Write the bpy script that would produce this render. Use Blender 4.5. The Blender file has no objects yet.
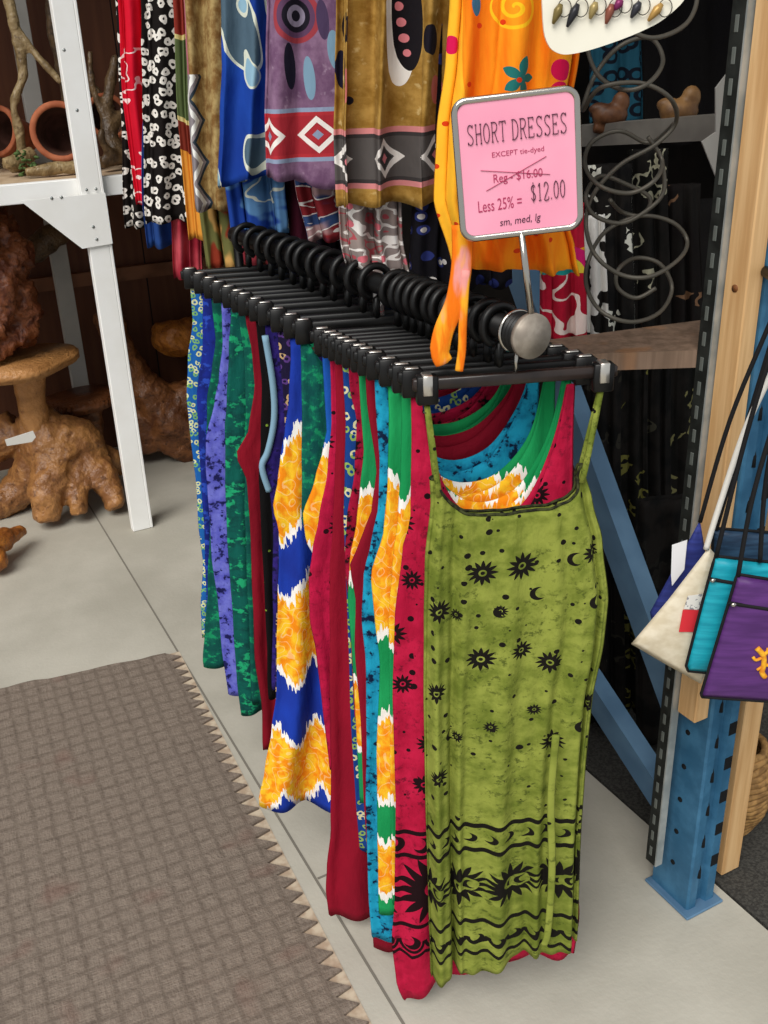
import bpy, bmesh, math, random
from mathutils import Vector, Matrix
random.seed(7)
S = bpy.context.scene
COL = S.collection
R = math.radians

# ------------------------------------------------------------------ camera
HCAM = 1.6
F = 1000.0
dn = Vector((79, 2143, F)).normalized()
fw = (Vector((0, 0, 1)) - dn * dn.z).normalized()
rt = fw.cross(-dn)
ROT = Matrix((rt, fw, -dn))            # world <- camera (x right, y down, z forward)
cam_d = bpy.data.cameras.new('camera')
cam = bpy.data.objects.new('camera', cam_d)
COL.objects.link(cam)
cx, cy, cz = (ROT @ Vector(v) for v in ((1, 0, 0), (0, -1, 0), (0, 0, -1)))
cam.matrix_world = Matrix(((cx.x, cy.x, cz.x, 0), (cx.y, cy.y, cz.y, 0), (cx.z, cy.z, cz.z, HCAM), (0, 0, 0, 1)))
cam_d.sensor_fit = 'VERTICAL'
cam_d.sensor_height = 24.0
cam_d.lens = 24.0 * F / 1024
cam_d.clip_start = 0.05
S.camera = cam

# ------------------------------------------------------------------ light
w = bpy.data.worlds.new('world')
S.world = w
w.use_nodes = True
bg = w.node_tree.nodes['Background']
bg.inputs[0].default_value = (0.93, 0.97, 1.0, 1)
bg.inputs[1].default_value = 0.52
sun_d = bpy.data.lights.new('sun', 'SUN')
sun_d.energy = 2.5
sun_d.angle = R(38)
sun_d.color = (1.0, 0.97, 0.92)
sun = bpy.data.objects.new('sun', sun_d)
COL.objects.link(sun)
sun.rotation_euler = Vector((0.25, 0.62, -0.75)).to_track_quat('-Z', 'Y').to_euler()
vs = S.view_settings
vs.view_transform = 'Standard'
vs.look = 'None'
vs.exposure = 0.25
vs.gamma = 1
vs.use_curve_mapping = False

# ------------------------------------------------------------------ frame of reference
C0 = Vector((0, 0, HCAM))
E1 = Vector((-.464, .886, 0)).normalized()     # along the rail, into the shop
E2 = Vector((.886, .464, 0)).normalized()      # across the shop, to the right


def ray(px, py):
    return ROT @ Vector((px - 384, py - 512, F))


def on_plane(px, py, p0, n):
    r = ray(px, py)
    return C0 + r * (n.dot(p0 - C0) / n.dot(r))


def atz(px, py, z):
    return on_plane(px, py, Vector((0, 0, z)), Vector((0, 0, 1)))


def aty(px, py, y):
    return on_plane(px, py, Vector((0, y, 0)), Vector((0, 1, 0)))


def ata(px, py, a):
    return on_plane(px, py, E2 * a, E2)


def atb(px, py, b):
    return on_plane(px, py, E1 * b, E1)


def W(a, b, z=0.0):
    v = E2 * a + E1 * b
    return Vector((v.x, v.y, z))


FRAME = Matrix(((E2.x, E1.x, 0, 0), (E2.y, E1.y, 0, 0), (0, 0, 1, 0), (0, 0, 0, 1)))

# ------------------------------------------------------------------ materials


def lin(c):
    if isinstance(c, str):
        c = c.lstrip('#')
        c = [int(c[i:i + 2], 16) / 255 for i in (0, 2, 4)]
    return tuple(x / 12.92 if x <= .04045 else ((x + .055) / 1.055) ** 2.4 for x in c) + (1.0,)


NT = None


class N:
    """a number or a socket, with arithmetic that lays down math nodes"""

    def __init__(s, v):
        s.v = v.v if isinstance(v, N) else v

    def __add__(s, o): return op('ADD', s, o)
    __radd__ = __add__
    def __sub__(s, o): return op('SUBTRACT', s, o)
    def __rsub__(s, o): return op('SUBTRACT', o, s)
    def __mul__(s, o): return op('MULTIPLY', s, o)
    __rmul__ = __mul__
    def __truediv__(s, o): return op('DIVIDE', s, o)
    def __lt__(s, o): return op('LESS_THAN', s, o)
    def __gt__(s, o): return op('GREATER_THAN', s, o)


def put(sock, v):
    v = v.v if isinstance(v, N) else v
    if isinstance(v, bpy.types.NodeSocket):
        NT.links.new(v, sock)
    elif sock.type == 'RGBA' and isinstance(v, (int, float)):
        sock.default_value = (v, v, v, 1)
    else:
        sock.default_value = v


def op(kind, *a, clamp=False):
    n = NT.nodes.new('ShaderNodeMath')
    n.operation = kind
    n.use_clamp = clamp
    for i, x in enumerate(a):
        put(n.inputs[i], x)
    return N(n.outputs[0])


def mx(*a):
    r = a[0]
    for b in a[1:]:
        r = op('MAXIMUM', r, b)
    return r


def mn(*a):
    r = a[0]
    for b in a[1:]:
        r = op('MINIMUM', r, b)
    return r


def absn(a): return op('ABSOLUTE', a)
def frac(a): return op('FRACT', a)
def sinn(a): return op('SINE', a)


def step(x, lo, hi):
    n = NT.nodes.new('ShaderNodeMapRange')
    n.interpolation_type = 'SMOOTHSTEP'
    put(n.inputs[0], x)
    put(n.inputs[1], lo)
    put(n.inputs[2], hi)
    return N(n.outputs[0])


def mix(f, a, b):
    n = NT.nodes.new('ShaderNodeMix')
    n.data_type = 'RGBA'
    put(n.inputs[0], f)
    put(n.inputs[6], lin(a) if isinstance(a, str) else a)
    put(n.inputs[7], lin(b) if isinstance(b, str) else b)
    return n.outputs[2]


def vec(x, y, z=0.0):
    n = NT.nodes.new('ShaderNodeCombineXYZ')
    put(n.inputs[0], x)
    put(n.inputs[1], y)
    put(n.inputs[2], z)
    return n.outputs[0]


def noise(v, scale, detail=2.0, rough=.5, dist=0.0):
    n = NT.nodes.new('ShaderNodeTexNoise')
    put(n.inputs['Vector'], v)
    n.inputs['Scale'].default_value = scale
    n.inputs['Detail'].default_value = detail
    n.inputs['Roughness'].default_value = rough
    n.inputs['Distortion'].default_value = dist
    return N(n.outputs[0])


def voro(v, scale, feature='F1', rnd=1.0):
    n = NT.nodes.new('ShaderNodeTexVoronoi')
    n.voronoi_dimensions = '2D'
    n.feature = feature
    put(n.inputs['Vector'], v)
    n.inputs['Scale'].default_value = scale
    n.inputs['Randomness'].default_value = rnd
    return n


def sep(v):
    n = NT.nodes.new('ShaderNodeSeparateXYZ')
    put(n.inputs[0], v)
    return N(n.outputs[0]), N(n.outputs[1]), N(n.outputs[2])


def uvs():
    n = NT.nodes.new('ShaderNodeUVMap')
    n.uv_map = 'UVMap'
    u, v, _ = sep(n.outputs[0])
    return u, v


def objco():
    return NT.nodes.new('ShaderNodeTexCoord').outputs['Object']


MATS = {}


def material(name, build, rough=.8, metal=0.0, bump=None, spec=.3, sheen=0.0):
    """build() returns a colour socket / tuple / hex string; bump() a height"""
    global NT
    if name in MATS:
        return MATS[name]
    m = bpy.data.materials.new(name)
    m.use_nodes = True
    NT = m.node_tree
    b = NT.nodes['Principled BSDF']
    c = build() if callable(build) else build
    if isinstance(c, str):
        c = lin(c)
    put(b.inputs['Base Color'], c)
    b.inputs['Roughness'].default_value = rough
    b.inputs['Metallic'].default_value = metal
    b.inputs['Specular IOR Level'].default_value = spec
    if bump:
        h, dist = bump()
        bn = NT.nodes.new('ShaderNodeBump')
        bn.inputs['Strength'].default_value = 1.0
        bn.inputs['Distance'].default_value = dist
        put(bn.inputs['Height'], h)
        NT.links.new(bn.outputs[0], b.inputs['Normal'])
    MATS[name] = m
    return m


def speckled(c1, c2, scale, detail=3, lo=.35, hi=.65):
    return lambda: mix(step(noise(objco(), scale, detail), lo, hi), c1, c2)


# ------------------------------------------------------------------ objects


def tag(o, label=None, cat=None, group=None, kind=None):
    if label: o['label'] = label
    if cat: o['category'] = cat
    if group: o['group'] = group
    if kind: o['kind'] = kind
    return o


def empty(name, loc, label, cat, group=None, rz=0.0):
    o = bpy.data.objects.new(name, None)
    COL.objects.link(o)
    o.location = loc
    o.rotation_euler = (0, 0, rz)
    o.empty_display_size = .05
    return tag(o, label, cat, group)


def obj(name, bm, mat, parent=None, smooth=True, world=True):
    """links the bmesh as ONE object; world=True: its coordinates are world ones, also under a parent"""
    me = bpy.data.meshes.new(name)
    if parent is not None and world:
        bmesh.ops.transform(bm, matrix=mat_of(parent).inverted(), verts=bm.verts)
    bm.normal_update()
    bm.to_mesh(me)
    bm.free()
    for m in (mat if isinstance(mat, (list, tuple)) else [mat]):
        me.materials.append(m)
    if smooth:
        for p in me.polygons:
            p.use_smooth = True
    o = bpy.data.objects.new(name, me)
    COL.objects.link(o)
    if parent is not None:
        o.parent = parent
    return o


def mat_of(o):
    m = Matrix.Translation(o.location) @ o.rotation_euler.to_matrix().to_4x4()
    return mat_of(o.parent) @ m if o.parent else m


def box(bm, x0, x1, y0, y1, z0, z1, M=None, bev=0.0, seg=1):
    t = bmesh.new()
    bmesh.ops.create_cube(t, size=1)
    for v in t.verts:
        v.co = Vector(((x0 + x1) / 2 + v.co.x * (x1 - x0), (y0 + y1) / 2 + v.co.y * (y1 - y0), (z0 + z1) / 2 + v.co.z * (z1 - z0)))
    if bev:
        bmesh.ops.bevel(t, geom=t.edges[:], offset=bev, segments=seg, affect='EDGES')
    if M is not None:
        bmesh.ops.transform(t, matrix=M, verts=t.verts)
    join(bm, t)


def join(bm, t):
    mp = {}
    for v in t.verts:
        mp[v] = bm.verts.new(v.co)
    for f in t.faces:
        try:
            nf = bm.faces.new([mp[v] for v in f.verts])
            nf.smooth = f.smooth
            nf.material_index = f.material_index
        except ValueError:
            pass
    t.free()


def tube(bm, pts, rad, n=10, closed=False, cap=True, flat=1.0, thin=1.0):
    """sweep of a circle along pts; rad a number or one per point"""
    pts = [Vector(p) for p in pts]
    m = len(pts)
    rads = rad if isinstance(rad, (list, tuple)) else [rad] * m
    rings = []
    up = None
    for i, p in enumerate(pts):
        if closed:
            t = pts[(i + 1) % m] - pts[i - 1]
        else:
            t = pts[min(i + 1, m - 1)] - pts[max(i - 1, 0)]
        t.normalize()
        if up is None:
            up = Vector((0, 0, 1)) if abs(t.z) < .9 else Vector((1, 0, 0))
        s = t.cross(up)
        if s.length < 1e-5:
            s = t.orthogonal()
        s.normalize()
        up = s.cross(t).normalized()
        rings.append([bm.verts.new(p + (s * math.cos(2 * math.pi * k / n) * thin + up * math.sin(2 * math.pi * k / n) * flat) * rads[i]) for k in range(n)])
    for i in range(m if closed else m - 1):
        a, b = rings[i], rings[(i + 1) % m]
        for k in range(n):
            f = bm.faces.new((a[k], a[(k + 1) % n], b[(k + 1) % n], b[k]))
            f.smooth = True
    if cap and not closed:
        bm.faces.new(rings[0][::-1])
        bm.faces.new(rings[-1])


def spline(pts, sub=8, closed=False):
    pts = [Vector(p) for p in pts]
    n = len(pts)
    out = []
    for i in range(n if closed else n - 1):
        g = (lambda k: pts[k % n]) if closed else (lambda k: pts[max(0, min(n - 1, k))])
        p0, p1, p2, p3 = g(i - 1), g(i), g(i + 1), g(i + 2)
        for j in range(sub):
            t = j / sub
            out.append(.5 * ((2 * p1) + (p2 - p0) * t + (2 * p0 - 5 * p1 + 4 * p2 - p3) * t * t + (3 * p1 - p0 - 3 * p2 + p3) * t ** 3))
    if not closed:
        out.append(pts[-1])
    return out


def prism(bm, poly, off):
    """closed solid: polygon (world points) pushed along off"""
    a = [bm.verts.new(p) for p in poly]
    b = [bm.verts.new(Vector(p) + off) for p in poly]
    n = len(a)
    bm.faces.new(a)
    bm.faces.new(b[::-1])
    for i in range(n):
        bm.faces.new((a[i], b[i], b[(i + 1) % n], a[(i + 1) % n]))
    bmesh.ops.recalc_face_normals(bm, faces=bm.faces[:])


def disc(bm, c, axis, r, h, n=32, bev=.002):
    axis = Vector(axis).normalized()
    q = axis.to_track_quat('Z', 'Y').to_matrix().to_4x4()
    t = bmesh.new()
    bmesh.ops.create_cone(t, cap_ends=True, segments=n, radius1=r, radius2=r, depth=h)
    if bev:
        ed = [e for e in t.edges if abs(e.verts[0].co.z - e.verts[1].co.z) < 1e-6]
        bmesh.ops.bevel(t, geom=ed, offset=bev, segments=2, affect='EDGES')
    bmesh.ops.transform(t, matrix=Matrix.Translation(c) @ q, verts=t.verts)
    join(bm, t)


def ball(bm, c, r, sc=(1, 1, 1), sub=2, M=None):
    t = bmesh.new()
    bmesh.ops.create_icosphere(t, subdivisions=sub, radius=r)
    for v in t.verts:
        v.co = Vector((v.co.x * sc[0], v.co.y * sc[1], v.co.z * sc[2]))
    if M is not None:
        bmesh.ops.transform(t, matrix=M, verts=t.verts)
    bmesh.ops.translate(t, vec=Vector(c), verts=t.verts)
    join(bm, t)


def structure(name, bm, m, smooth=False):
    return tag(obj(name, bm, m, smooth=smooth), kind='structure')


# ================================================================== SETTING
m_floor = material('concrete', lambda: mix(step(noise(objco(), 2.2, 5, .6), .3, .7), '#a9a497', '#beb9ac'), .75,
                   bump=lambda: (noise(objco(), 90, 3), .0008))
m_joint = material('floor_joint', '#7c776d', .9)
m_dark_floor = material('asphalt', speckled('#34322f', '#484641', 160, 2), .9, bump=lambda: (noise(objco(), 200, 2), .003))


def plank_col():
    x, y, z = sep(objco())
    k = op('FLOOR', x / .19)
    n = noise(vec(k * 3.7, z * .9, x * 14), 3.0, 4)
    gap = op('LESS_THAN', frac(x / .19), .03)
    c = mix(n, '#4a2a1e', '#764a33')
    return mix(gap, c, '#0f0806')


m_wall = material('stained_planks', plank_col, .6)
m_dark = material('dark_wall', speckled('#14110f', '#221c18', 6), .9)
m_shade_roof = material('added_shade_roof', '#3a3631', .9)

bm = bmesh.new()
box(bm, -3.5, 1.30, -2.0, 4.3, -.06, 0)
fl = structure('floor', bm, m_floor)
fl.matrix_world = FRAME
bm = bmesh.new()
box(bm, 1.31, 5.0, -2.0, 4.3, -.06, -.004)
o = structure('floor_outside', bm, m_dark_floor)
o.matrix_world = FRAME
ja, jb = atz(95, 515, 0), atz(398, 1015, 0)
jd = (jb - ja).normalized()
jn = Vector((jd.y, -jd.x, 0))


def joint_line(bm, p, q):
    d = (q - p).normalized()
    n = Vector((d.y, -d.x, 0)) * .0028
    prism(bm, [p - n, p + n, q + n, q - n], Vector((0, 0, .0008)))


bm = bmesh.new()
joint_line(bm, ja - jd * .8, jb + jd * 1.5)
k_ = atz(343, 868, 0)
joint_line(bm, k_ - E2 * .06, k_ + E2 * .66)
k_ = atz(118, 558, 0)
o = structure('trim_floor_joint', bm, m_joint)
bm = bmesh.new()
box(bm, -3.5, 5.0, 4.3, 4.4, -.06, 2.7)
o = structure('wall_back', bm, m_wall)
o.matrix_world = FRAME
bm = bmesh.new()
box(bm, 3.1, 3.2, 1.0, 4.3, -.06, 2.7)
box(bm, 1.30, 3.1, 3.2, 3.26, 0, 2.3)  # dark panel added behind the bay to cut the light entering it
o = structure('wall_right_and_bay_shade', bm, m_dark)
o.matrix_world = FRAME
bm = bmesh.new()
box(bm, -3.5, 5.0, 3.3, 4.4, 2.7, 2.76)  # added roof out of view, blocks skylight over the shelf unit
box(bm, 1.1, 5.0, .9, 3.3, 2.3, 2.36)  # lower added roof, keeps the rack bay dark
o = structure('ceiling_shade_panel', bm, m_shade_roof)
o.matrix_world = FRAME
bm = bmesh.new()
box(bm, -3.4, 2.6, 4.265, 4.3, .735, .79)
o = structure('trim_wall_rail', bm, material('rail_wood', speckled('#6b442f', '#8a5c42', 9), .6))
o.matrix_world = FRAME

# ------------------------------------------------------------------ rug
RA0, RB0 = .52, 2.56


def rug_col():
    x, y, z = sep(objco())
    p = .04
    wx = x + (noise(vec(x, y), 14.0, 3) - .5) * .016
    wy = y + (noise(vec(x, y, .7), 14.0, 3) - .5) * .016
    fx = absn(frac(wx / p) - .5)
    fy = absn(frac(wy / p) - .5)
    line = mx(step(fx, .25, .5), step(fy, .25, .5))
    fine = noise(vec(x * 3, y * 40), 8, 3, .7)
    fine2 = noise(vec(x * 40, y * 3), 8, 3, .7)
    c = mix(step(fine, .3, .7), '#71645a', '#8d8074')
    c = mix(step(fine2, .35, .7) * .5, c, '#9a8c7f')
    c = mix(line * (noise(vec(x, y), 30, 2) * .75), c, '#52473f')
    red = step(noise(vec(x, y), 7, 2), .6, .75)
    return mix(red * .3, c, '#7a5048')


def rug_bump():
    x, y, z = sep(objco())
    return noise(vec(x, y), 120, 4, .7), .004


m_rug = material('woven_rug', rug_col, .95, bump=rug_bump, spec=.1)
# right edge is pinked: teeth along E1
c_tr = atz(178, 652, 0)
c_br = atz(372, 1030, 0)
c_tl = atz(-30, 697, 0)
dirR = (c_br - c_tr).normalized()
outR = Vector((-dirR.y, dirR.x, 0))
if outR.x < 0: outR = -outR
poly = []
L = (c_br - c_tr).length + .7
nt = int(L / .042)
for i in range(nt):
    s = i * .042
    jit = random.uniform(-.004, .004)
    poly.append(c_tr + dirR * (s + .004) - outR * (.036 + jit))
    poly.append(c_tr + dirR * (s + .036 + jit))
pb = c_tr + dirR * (nt * .042)
dl = (c_tl - c_tr).normalized()
poly.append(pb)
poly.append(pb + dl * 2.2)
poly.append(c_tr + dl * 2.2)
ne = 60
for i in range(ne, 0, -1):
    poly.append(c_tr + dl * (2.2 * i / ne) + Vector((dl.y, -dl.x, 0)) * random.uniform(-.006, .006))
bm = bmesh.new()
for p in poly: p.z = .0012
rc = c_tr.copy()
prism(bm, poly, Vector((0, 0, .006)))
rug = empty('woven_rug', (c_tr.x, c_tr.y, 0), 'brown chequer-woven rug with a zigzag cut edge on the concrete floor', 'rug', rz=math.atan2(-dirR.x, dirR.y) + math.pi)
obj('rug_body', bm, m_rug, rug, smooth=False)
# light backing showing past the teeth as a second, straight-cut layer
bm = bmesh.new()
q = [c_tr + dirR * .0 - outR * .05, c_tr + outR * .004, pb + outR * .004, pb - outR * .05]
for p in q: p.z = .0003
prism(bm, q, Vector((0, 0, .0008)))
obj('rug_backing', bm, material('rug_backing', speckled('#b09a84', '#cbbba4', 40), .9), rug, smooth=False)

# ================================================================== GARMENTS


def lerp(a, b, t): return a + (b - a) * t


def curve1(tr, z):
    """piecewise value at z from [(z, x)] sorted by falling z"""
    if z >= tr[0][0]: return tr[0][1]
    for (z0, x0), (z1, x1) in zip(tr, tr[1:]):
        if z >= z1:
            t = (z0 - z) / (z0 - z1)
            t = t * t * (3 - 2 * t) * .5 + t * .5
            return lerp(x0, x1, t)
    return tr[-1][1]


def local_trace(tr, P, al):
    """[(y, x)] photo trace -> [(z, x)] in the garment's own upright plane"""
    h = Vector((math.cos(al), math.sin(al), 0))
    n = Vector((-h.y, h.x, 0))
    out = []
    for y, x in tr:
        p = on_plane(x, y, P, n)
        out.append((p.z - P.z, (p - P).dot(h)))
    out.sort(key=lambda q: -q[0])
    return out


def local_z(y, x, P, al):
    return local_trace([(y, x)], P, al)[0][0]


def garment(name, P, al, left, right, hem_l, hem_r, ztop, mat, parent=None, scoop=0.0, scoop_w=(.2, .8), hemdip=0.0, thick=.011,
            fold=(.002, .008), waves=((3, 1, 0), (5, .6, .3)), nc=64, nr=52, back_drop=.015, seed=0, hemw=.004, power=2.6, lean=None, calm=0.0):
    """A hanging tube of cloth. left/right: [(z, x)] outlines; the hem runs from hem_l to hem_r; scoop is the neckline's depth."""
    rnd = random.Random(seed)
    bm = bmesh.new()
    uvl = bm.loops.layers.uv.new('UVMap')
    rows = []
    zl_low = min(hem_l, hem_r)
    ph = rnd.random()
    xc = (curve1(left, ztop) + curve1(right, ztop)) / 2
    for j in range(nr + 1):
        t = j / nr
        row = []
        for i in range(2 * nc):
            front = i < nc
            p = i / nc if front else (2 * nc - i) / nc
            pe = p - math.sin(2 * math.pi * p) / (2 * math.pi) * .55
            top = ztop
            if scoop and scoop_w[0] < p < scoop_w[1]:
                q = (p - scoop_w[0]) / (scoop_w[1] - scoop_w[0]) * 2 - 1
                top -= (scoop - (0 if front else back_drop)) * max(0, 1 - abs(q) ** power)
            hz = lerp(hem_l, hem_r, pe) - hemdip * math.sin(math.pi * pe) + hemw * math.sin(2 * math.pi * (3.3 * p + ph)) * (1 if front else -1)
            z = lerp(top, hz, t)
            d = min(1.0, (ztop - z) / max(.01, ztop - zl_low))
            xl, xr = curve1(left, z), curve1(right, z)
            am = lerp(fold[0], fold[1], d ** .8)
            if calm:
                q_ = min(1.0, abs(2 * p - 1) / .62)
                am *= 1 - calm * (1 - q_ * q_)
            f = 0
            for k, a, phz in waves:
                f += a * math.sin(2 * math.pi * (k * p + phz + ph + .12 * math.sin(3 * d + k)))
            edge = math.sin(math.pi * p) ** .5 if 0 < p < 1 else 0
            x = lerp(xl, xr, pe) + am * .5 * math.cos(2 * math.pi * (waves[0][0] * p + ph)) * edge
            th = thick * (.55 + .45 * d)
            y = (-th if front else th) * edge + am * f * (.35 + .65 * edge) * (1 if front else .8)
            if lean: y += lean * d
            row.append([bm.verts.new((x, y, z)), x - xc + (0 if front else 1.3), z])
        # spread the print evenly along the folded front panel
        arc = [0.0]
        for i in range(1, nc + 1):
            a_, b_ = row[i - 1][0].co, row[i][0].co
            arc.append(arc[-1] + math.hypot(a_.x - b_.x, a_.y - b_.y))
        x0_, x1_ = row[0][1], row[nc][1] - 1.3
        for i in range(nc):
            row[i][1] = lerp(x0_, x1_, arc[i] / arc[-1])
        rows.append(row)
    m = 2 * nc
    for j in range(nr):
        for i in range(m):
            i2 = (i + 1) % m
            q = [rows[j][i], rows[j + 1][i], rows[j + 1][i2], rows[j][i2]]
            f = bm.faces.new([v[0] for v in q])
            f.smooth = True
            for lp, v in zip(f.loops, q):
                lp[uvl].uv = (v[1], v[2])
    o = obj(name, bm, mat, parent, world=False)
    if parent is None:
        o.location = P
        o.rotation_euler = (0, 0, al)
    sd = o.modifiers.new('cloth', 'SOLIDIFY')
    sd.thickness = .0012
    sd.offset = 0
    return o


# ---- print makers (all take cloth coordinates u = across, v = height, metres)


def vnoise(u, v, su, sv, detail=2, off=0.0, rough=.5):
    return noise(vec(u * su + off, v * sv + off), 1.0, detail, rough)


def sunmask(u, v, x, y, r, n=12):
    dx, dy = u - x, v - y
    d = op('SQRT', dx * dx + dy * dy)
    a = op('ARCTAN2', dy, dx)
    spike = absn(frac(a * (n / (2 * math.pi))) - .5) * 2
    rad = spike * (.48 * r) + .55 * r
    body = d < rad
    hole = op('LESS_THAN', absn(d - .2 * r), .06 * r)
    return body * (1 - hole)


def crescent(u, v, x, y, r, ox=.45, oy=.1):
    dx, dy = u - x, v - y
    d1 = dx * dx + dy * dy
    ex, ey = u - (x + ox * r), v - (y + oy * r)
    d2 = ex * ex + ey * ey
    return (d1 < r * r) * (1 - (d2 < (.8 * r) ** 2))


def celestial(base1, base2, ink, suns, moons, hem, dots=38.0, band=True, extra=None, moonw=.05, bv=(.33, .28, .205, .125, .09, .05)):
    def build():
        u, v = uvs()
        n = vnoise(u, v, 26, 26, 5, 3.1, .65)
        n2 = vnoise(u, v, 7, 5, 3, 8.0)
        c = mix(step(n * .7 + n2 * .3, .38, .62), base1, base2)
        blot = step(vnoise(u, v, 75, 75, 4, 1.7, .75), .52, .64) * step(vnoise(u, v, 9, 9, 2, 5.5), .35, .6)
        c = mix(blot * .8, c, extra or ink)
        vd = voro(vec(u, v), dots)
        sc = sep(vd.outputs['Color'])
        dot = op('LESS_THAN', vd.outputs['Distance'], sc[0] * .16 + .03) * op('GREATER_THAN', sc[1], .55)
        mask = dot
        for s in suns:
            mask = mx(mask, sunmask(u, v, *s))
        for s in moons:
            mask = mx(mask, crescent(u, v, *s))
        if band:
            mask = mask * (v > hem + bv[0] + .01)
            # border: lines, row of moons, big suns with moon faces, swags
            wav = sinn(u * 32) * .003
            y = v - hem + wav
            lines = mx(absn(y - bv[0]) < .0045, absn(y - bv[1]) < .0045, absn(y - bv[3]) < .0045)
            cu = (frac(u / moonw) - .5) * moonw
            row = crescent(cu, y, 0.0, (bv[0] + bv[1]) / 2, moonw * .36, -.5, .25)
            bigw = moonw * 2.7
            cb = (frac(u / bigw + .25) - .5) * bigw
            big = sunmask(cb, y, .0, bv[2], bigw * .62, 16) * (1 - op('LESS_THAN', (cb - .012) * (cb - .012) + (y - bv[2]) * (y - bv[2]), (bigw * .2) ** 2))
            face = crescent(cb, y, .014, bv[2], bigw * .13, .5, .1)
            cu2 = (frac(u / moonw + .5) - .5) * moonw
            yy = (y - bv[4]) * .8
            rr = op('SQRT', cu2 * cu2 + yy * yy)
            arcs = op('LESS_THAN', absn(rr - moonw * .46), .0028) * (y < bv[4])
            row2 = crescent(cu2, y, 0.0, bv[4] - .004, moonw * .34, -.5, .3)
            low = op('LESS_THAN', absn(y - bv[5] - absn(cu2) * .6), .004)
            mask = mx(mask, lines, row, big, face, arcs, row2, low)
        return mix(mask, c, ink)
    return build


def tiedye(ground, bands, seedo=0.0, zig=.02, zw=.05, jag=.02, mid='#ef8a12', warm='#f7c32a', ground2=None):
    """bands: [(centre v, half height)] of yellow-orange, edged with white flame tips, on a ground colour"""
    def build():
        u, v = uvs()
        tri = absn(frac(u / zw + seedo) - .5) * 2
        fl = (vnoise(u, v, 190, 22, 2, seedo) - .5) * (jag * 2.6) + (vnoise(u, v, 70, 12, 2, seedo + 4) - .5) * jag
        y = v + (tri - .5) * zig + fl
        c = mix(step(vnoise(u, v, 12, 5, 3, 2 + seedo), .35, .7), ground, ground2 or ground)
        for cen, hh in bands:
            d = absn(y - cen)
            c = mix(d < hh + .016, c, '#f4f0ea')
            core = mix(step(vnoise(u, v, 55, 40, 3, seedo + 9), .38, .62), warm, mid)
            ring = op('LESS_THAN', absn(frac(vnoise(u, v, 30, 22, 1, 5) * 7) - .5), .07) * .5
            core = mix(ring * .7, core, '#fbe6b0')
            c = mix(d < hh, c, core)
        return c
    return build


def batik(c1, c2, c3, scale=30.0, o=0.0, lo=.4, hi=.6, stretch=1.0, ink=None):
    def build():
        u, v = uvs()
        n = vnoise(u, v, scale, scale * stretch, 4, o, .6)
        n2 = vnoise(u, v, scale * 2.3, scale * 2.3 * stretch, 3, o + 7, .6)
        c = mix(step(n, lo, hi), c1, c2)
        c = mix(step(n2 * .5 + n * .5, .52, .58), c, c3)
        if ink:
            c = mix(op('LESS_THAN', absn(vnoise(u, v, scale * .9, scale * .9, 2, o + 3) - .5), .018), c, ink)
        return c
    return build


def ringprint(ground, ink, scale=45.0, o=0.0, width=.1, mid=.3, ink2=None, cover=.3):
    """rings and broken squiggles on a plain ground"""
    def build():
        u, v = uvs()
        wu = u + (vnoise(u, v, 40, 40, 2, o) - .5) * .012
        wv = v + (vnoise(u, v, 40, 40, 2, o + 5) - .5) * .012
        vd = voro(vec(wu + o, wv), scale)
        d = N(vd.outputs['Distance'])
        keep = sep(vd.outputs['Color'])[0] > cover
        ring = op('LESS_THAN', absn(d - mid), width) * keep
        c = mix(ring, ground, ink)
        if ink2:
            sel = sep(vd.outputs['Color'])[1] > .55
            c = mix(ring * sel, c, ink2)
        return c
    return build


def plain(c1, c2, o=0.0):
    def build():
        u, v = uvs()
        return mix(step(vnoise(u, v, 9, 4, 3, o), .3, .7), c1, c2)
    return build


def weave_bump():
    u, v = uvs()
    return vnoise(u, v, 55, 16, 3, 2.0), .004


def cloth(name, build, rough=.85):
    return material(name, build, rough, bump=weave_bump, spec=.15)


# ---- the lower rail: clip points run along one line of the photograph
ZC = 1.185


def clip_at(px):
    return atz(px, 395 + (px - 427) * (282 - 395) / (191 - 427), ZC)


SEP = .236
AL0 = R(6.7)

m_black = material('black_plastic', speckled('#070707', '#0e0d0d', 30), .42, spec=.35)
m_plate = material('clip_metal', '#cfcac2', .3, .9)
m_chrome = material('chrome', '#b9b4ac', .2, 1.0)
m_tube = material('rail_metal', '#0d0c0c', .45, .3)
m_disc = material('brushed_cap', speckled('#8d8378', '#a0968a', 60), .45, .35)
m_barwood = material('dark_hanger_bar', speckled('#1a1311', '#2c211d', 20), .3, spec=.5)

RZ = 1.262          # height of the rail's axis


def bar_centre(P, al):
    return P + Vector((math.cos(al), math.sin(al), 0)) * (SEP / 2)


# dress table: clip px, left outline, hem, material ...
G1 = 'short dresses on the lower rail'
D = []


def dress(px, left, hemy, mat, label, **k):
    D.append((px, left, hemy, mat, label, k))


# positions for print placement on the green dress
P0 = clip_at(427)


def loc0(x, y):
    """photo point -> (u, v) on the green dress (u from its centre)"""
    z, lx = local_trace([(y, x)], P0, AL0)[0]
    return lx - SEP / 2, z


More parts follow.
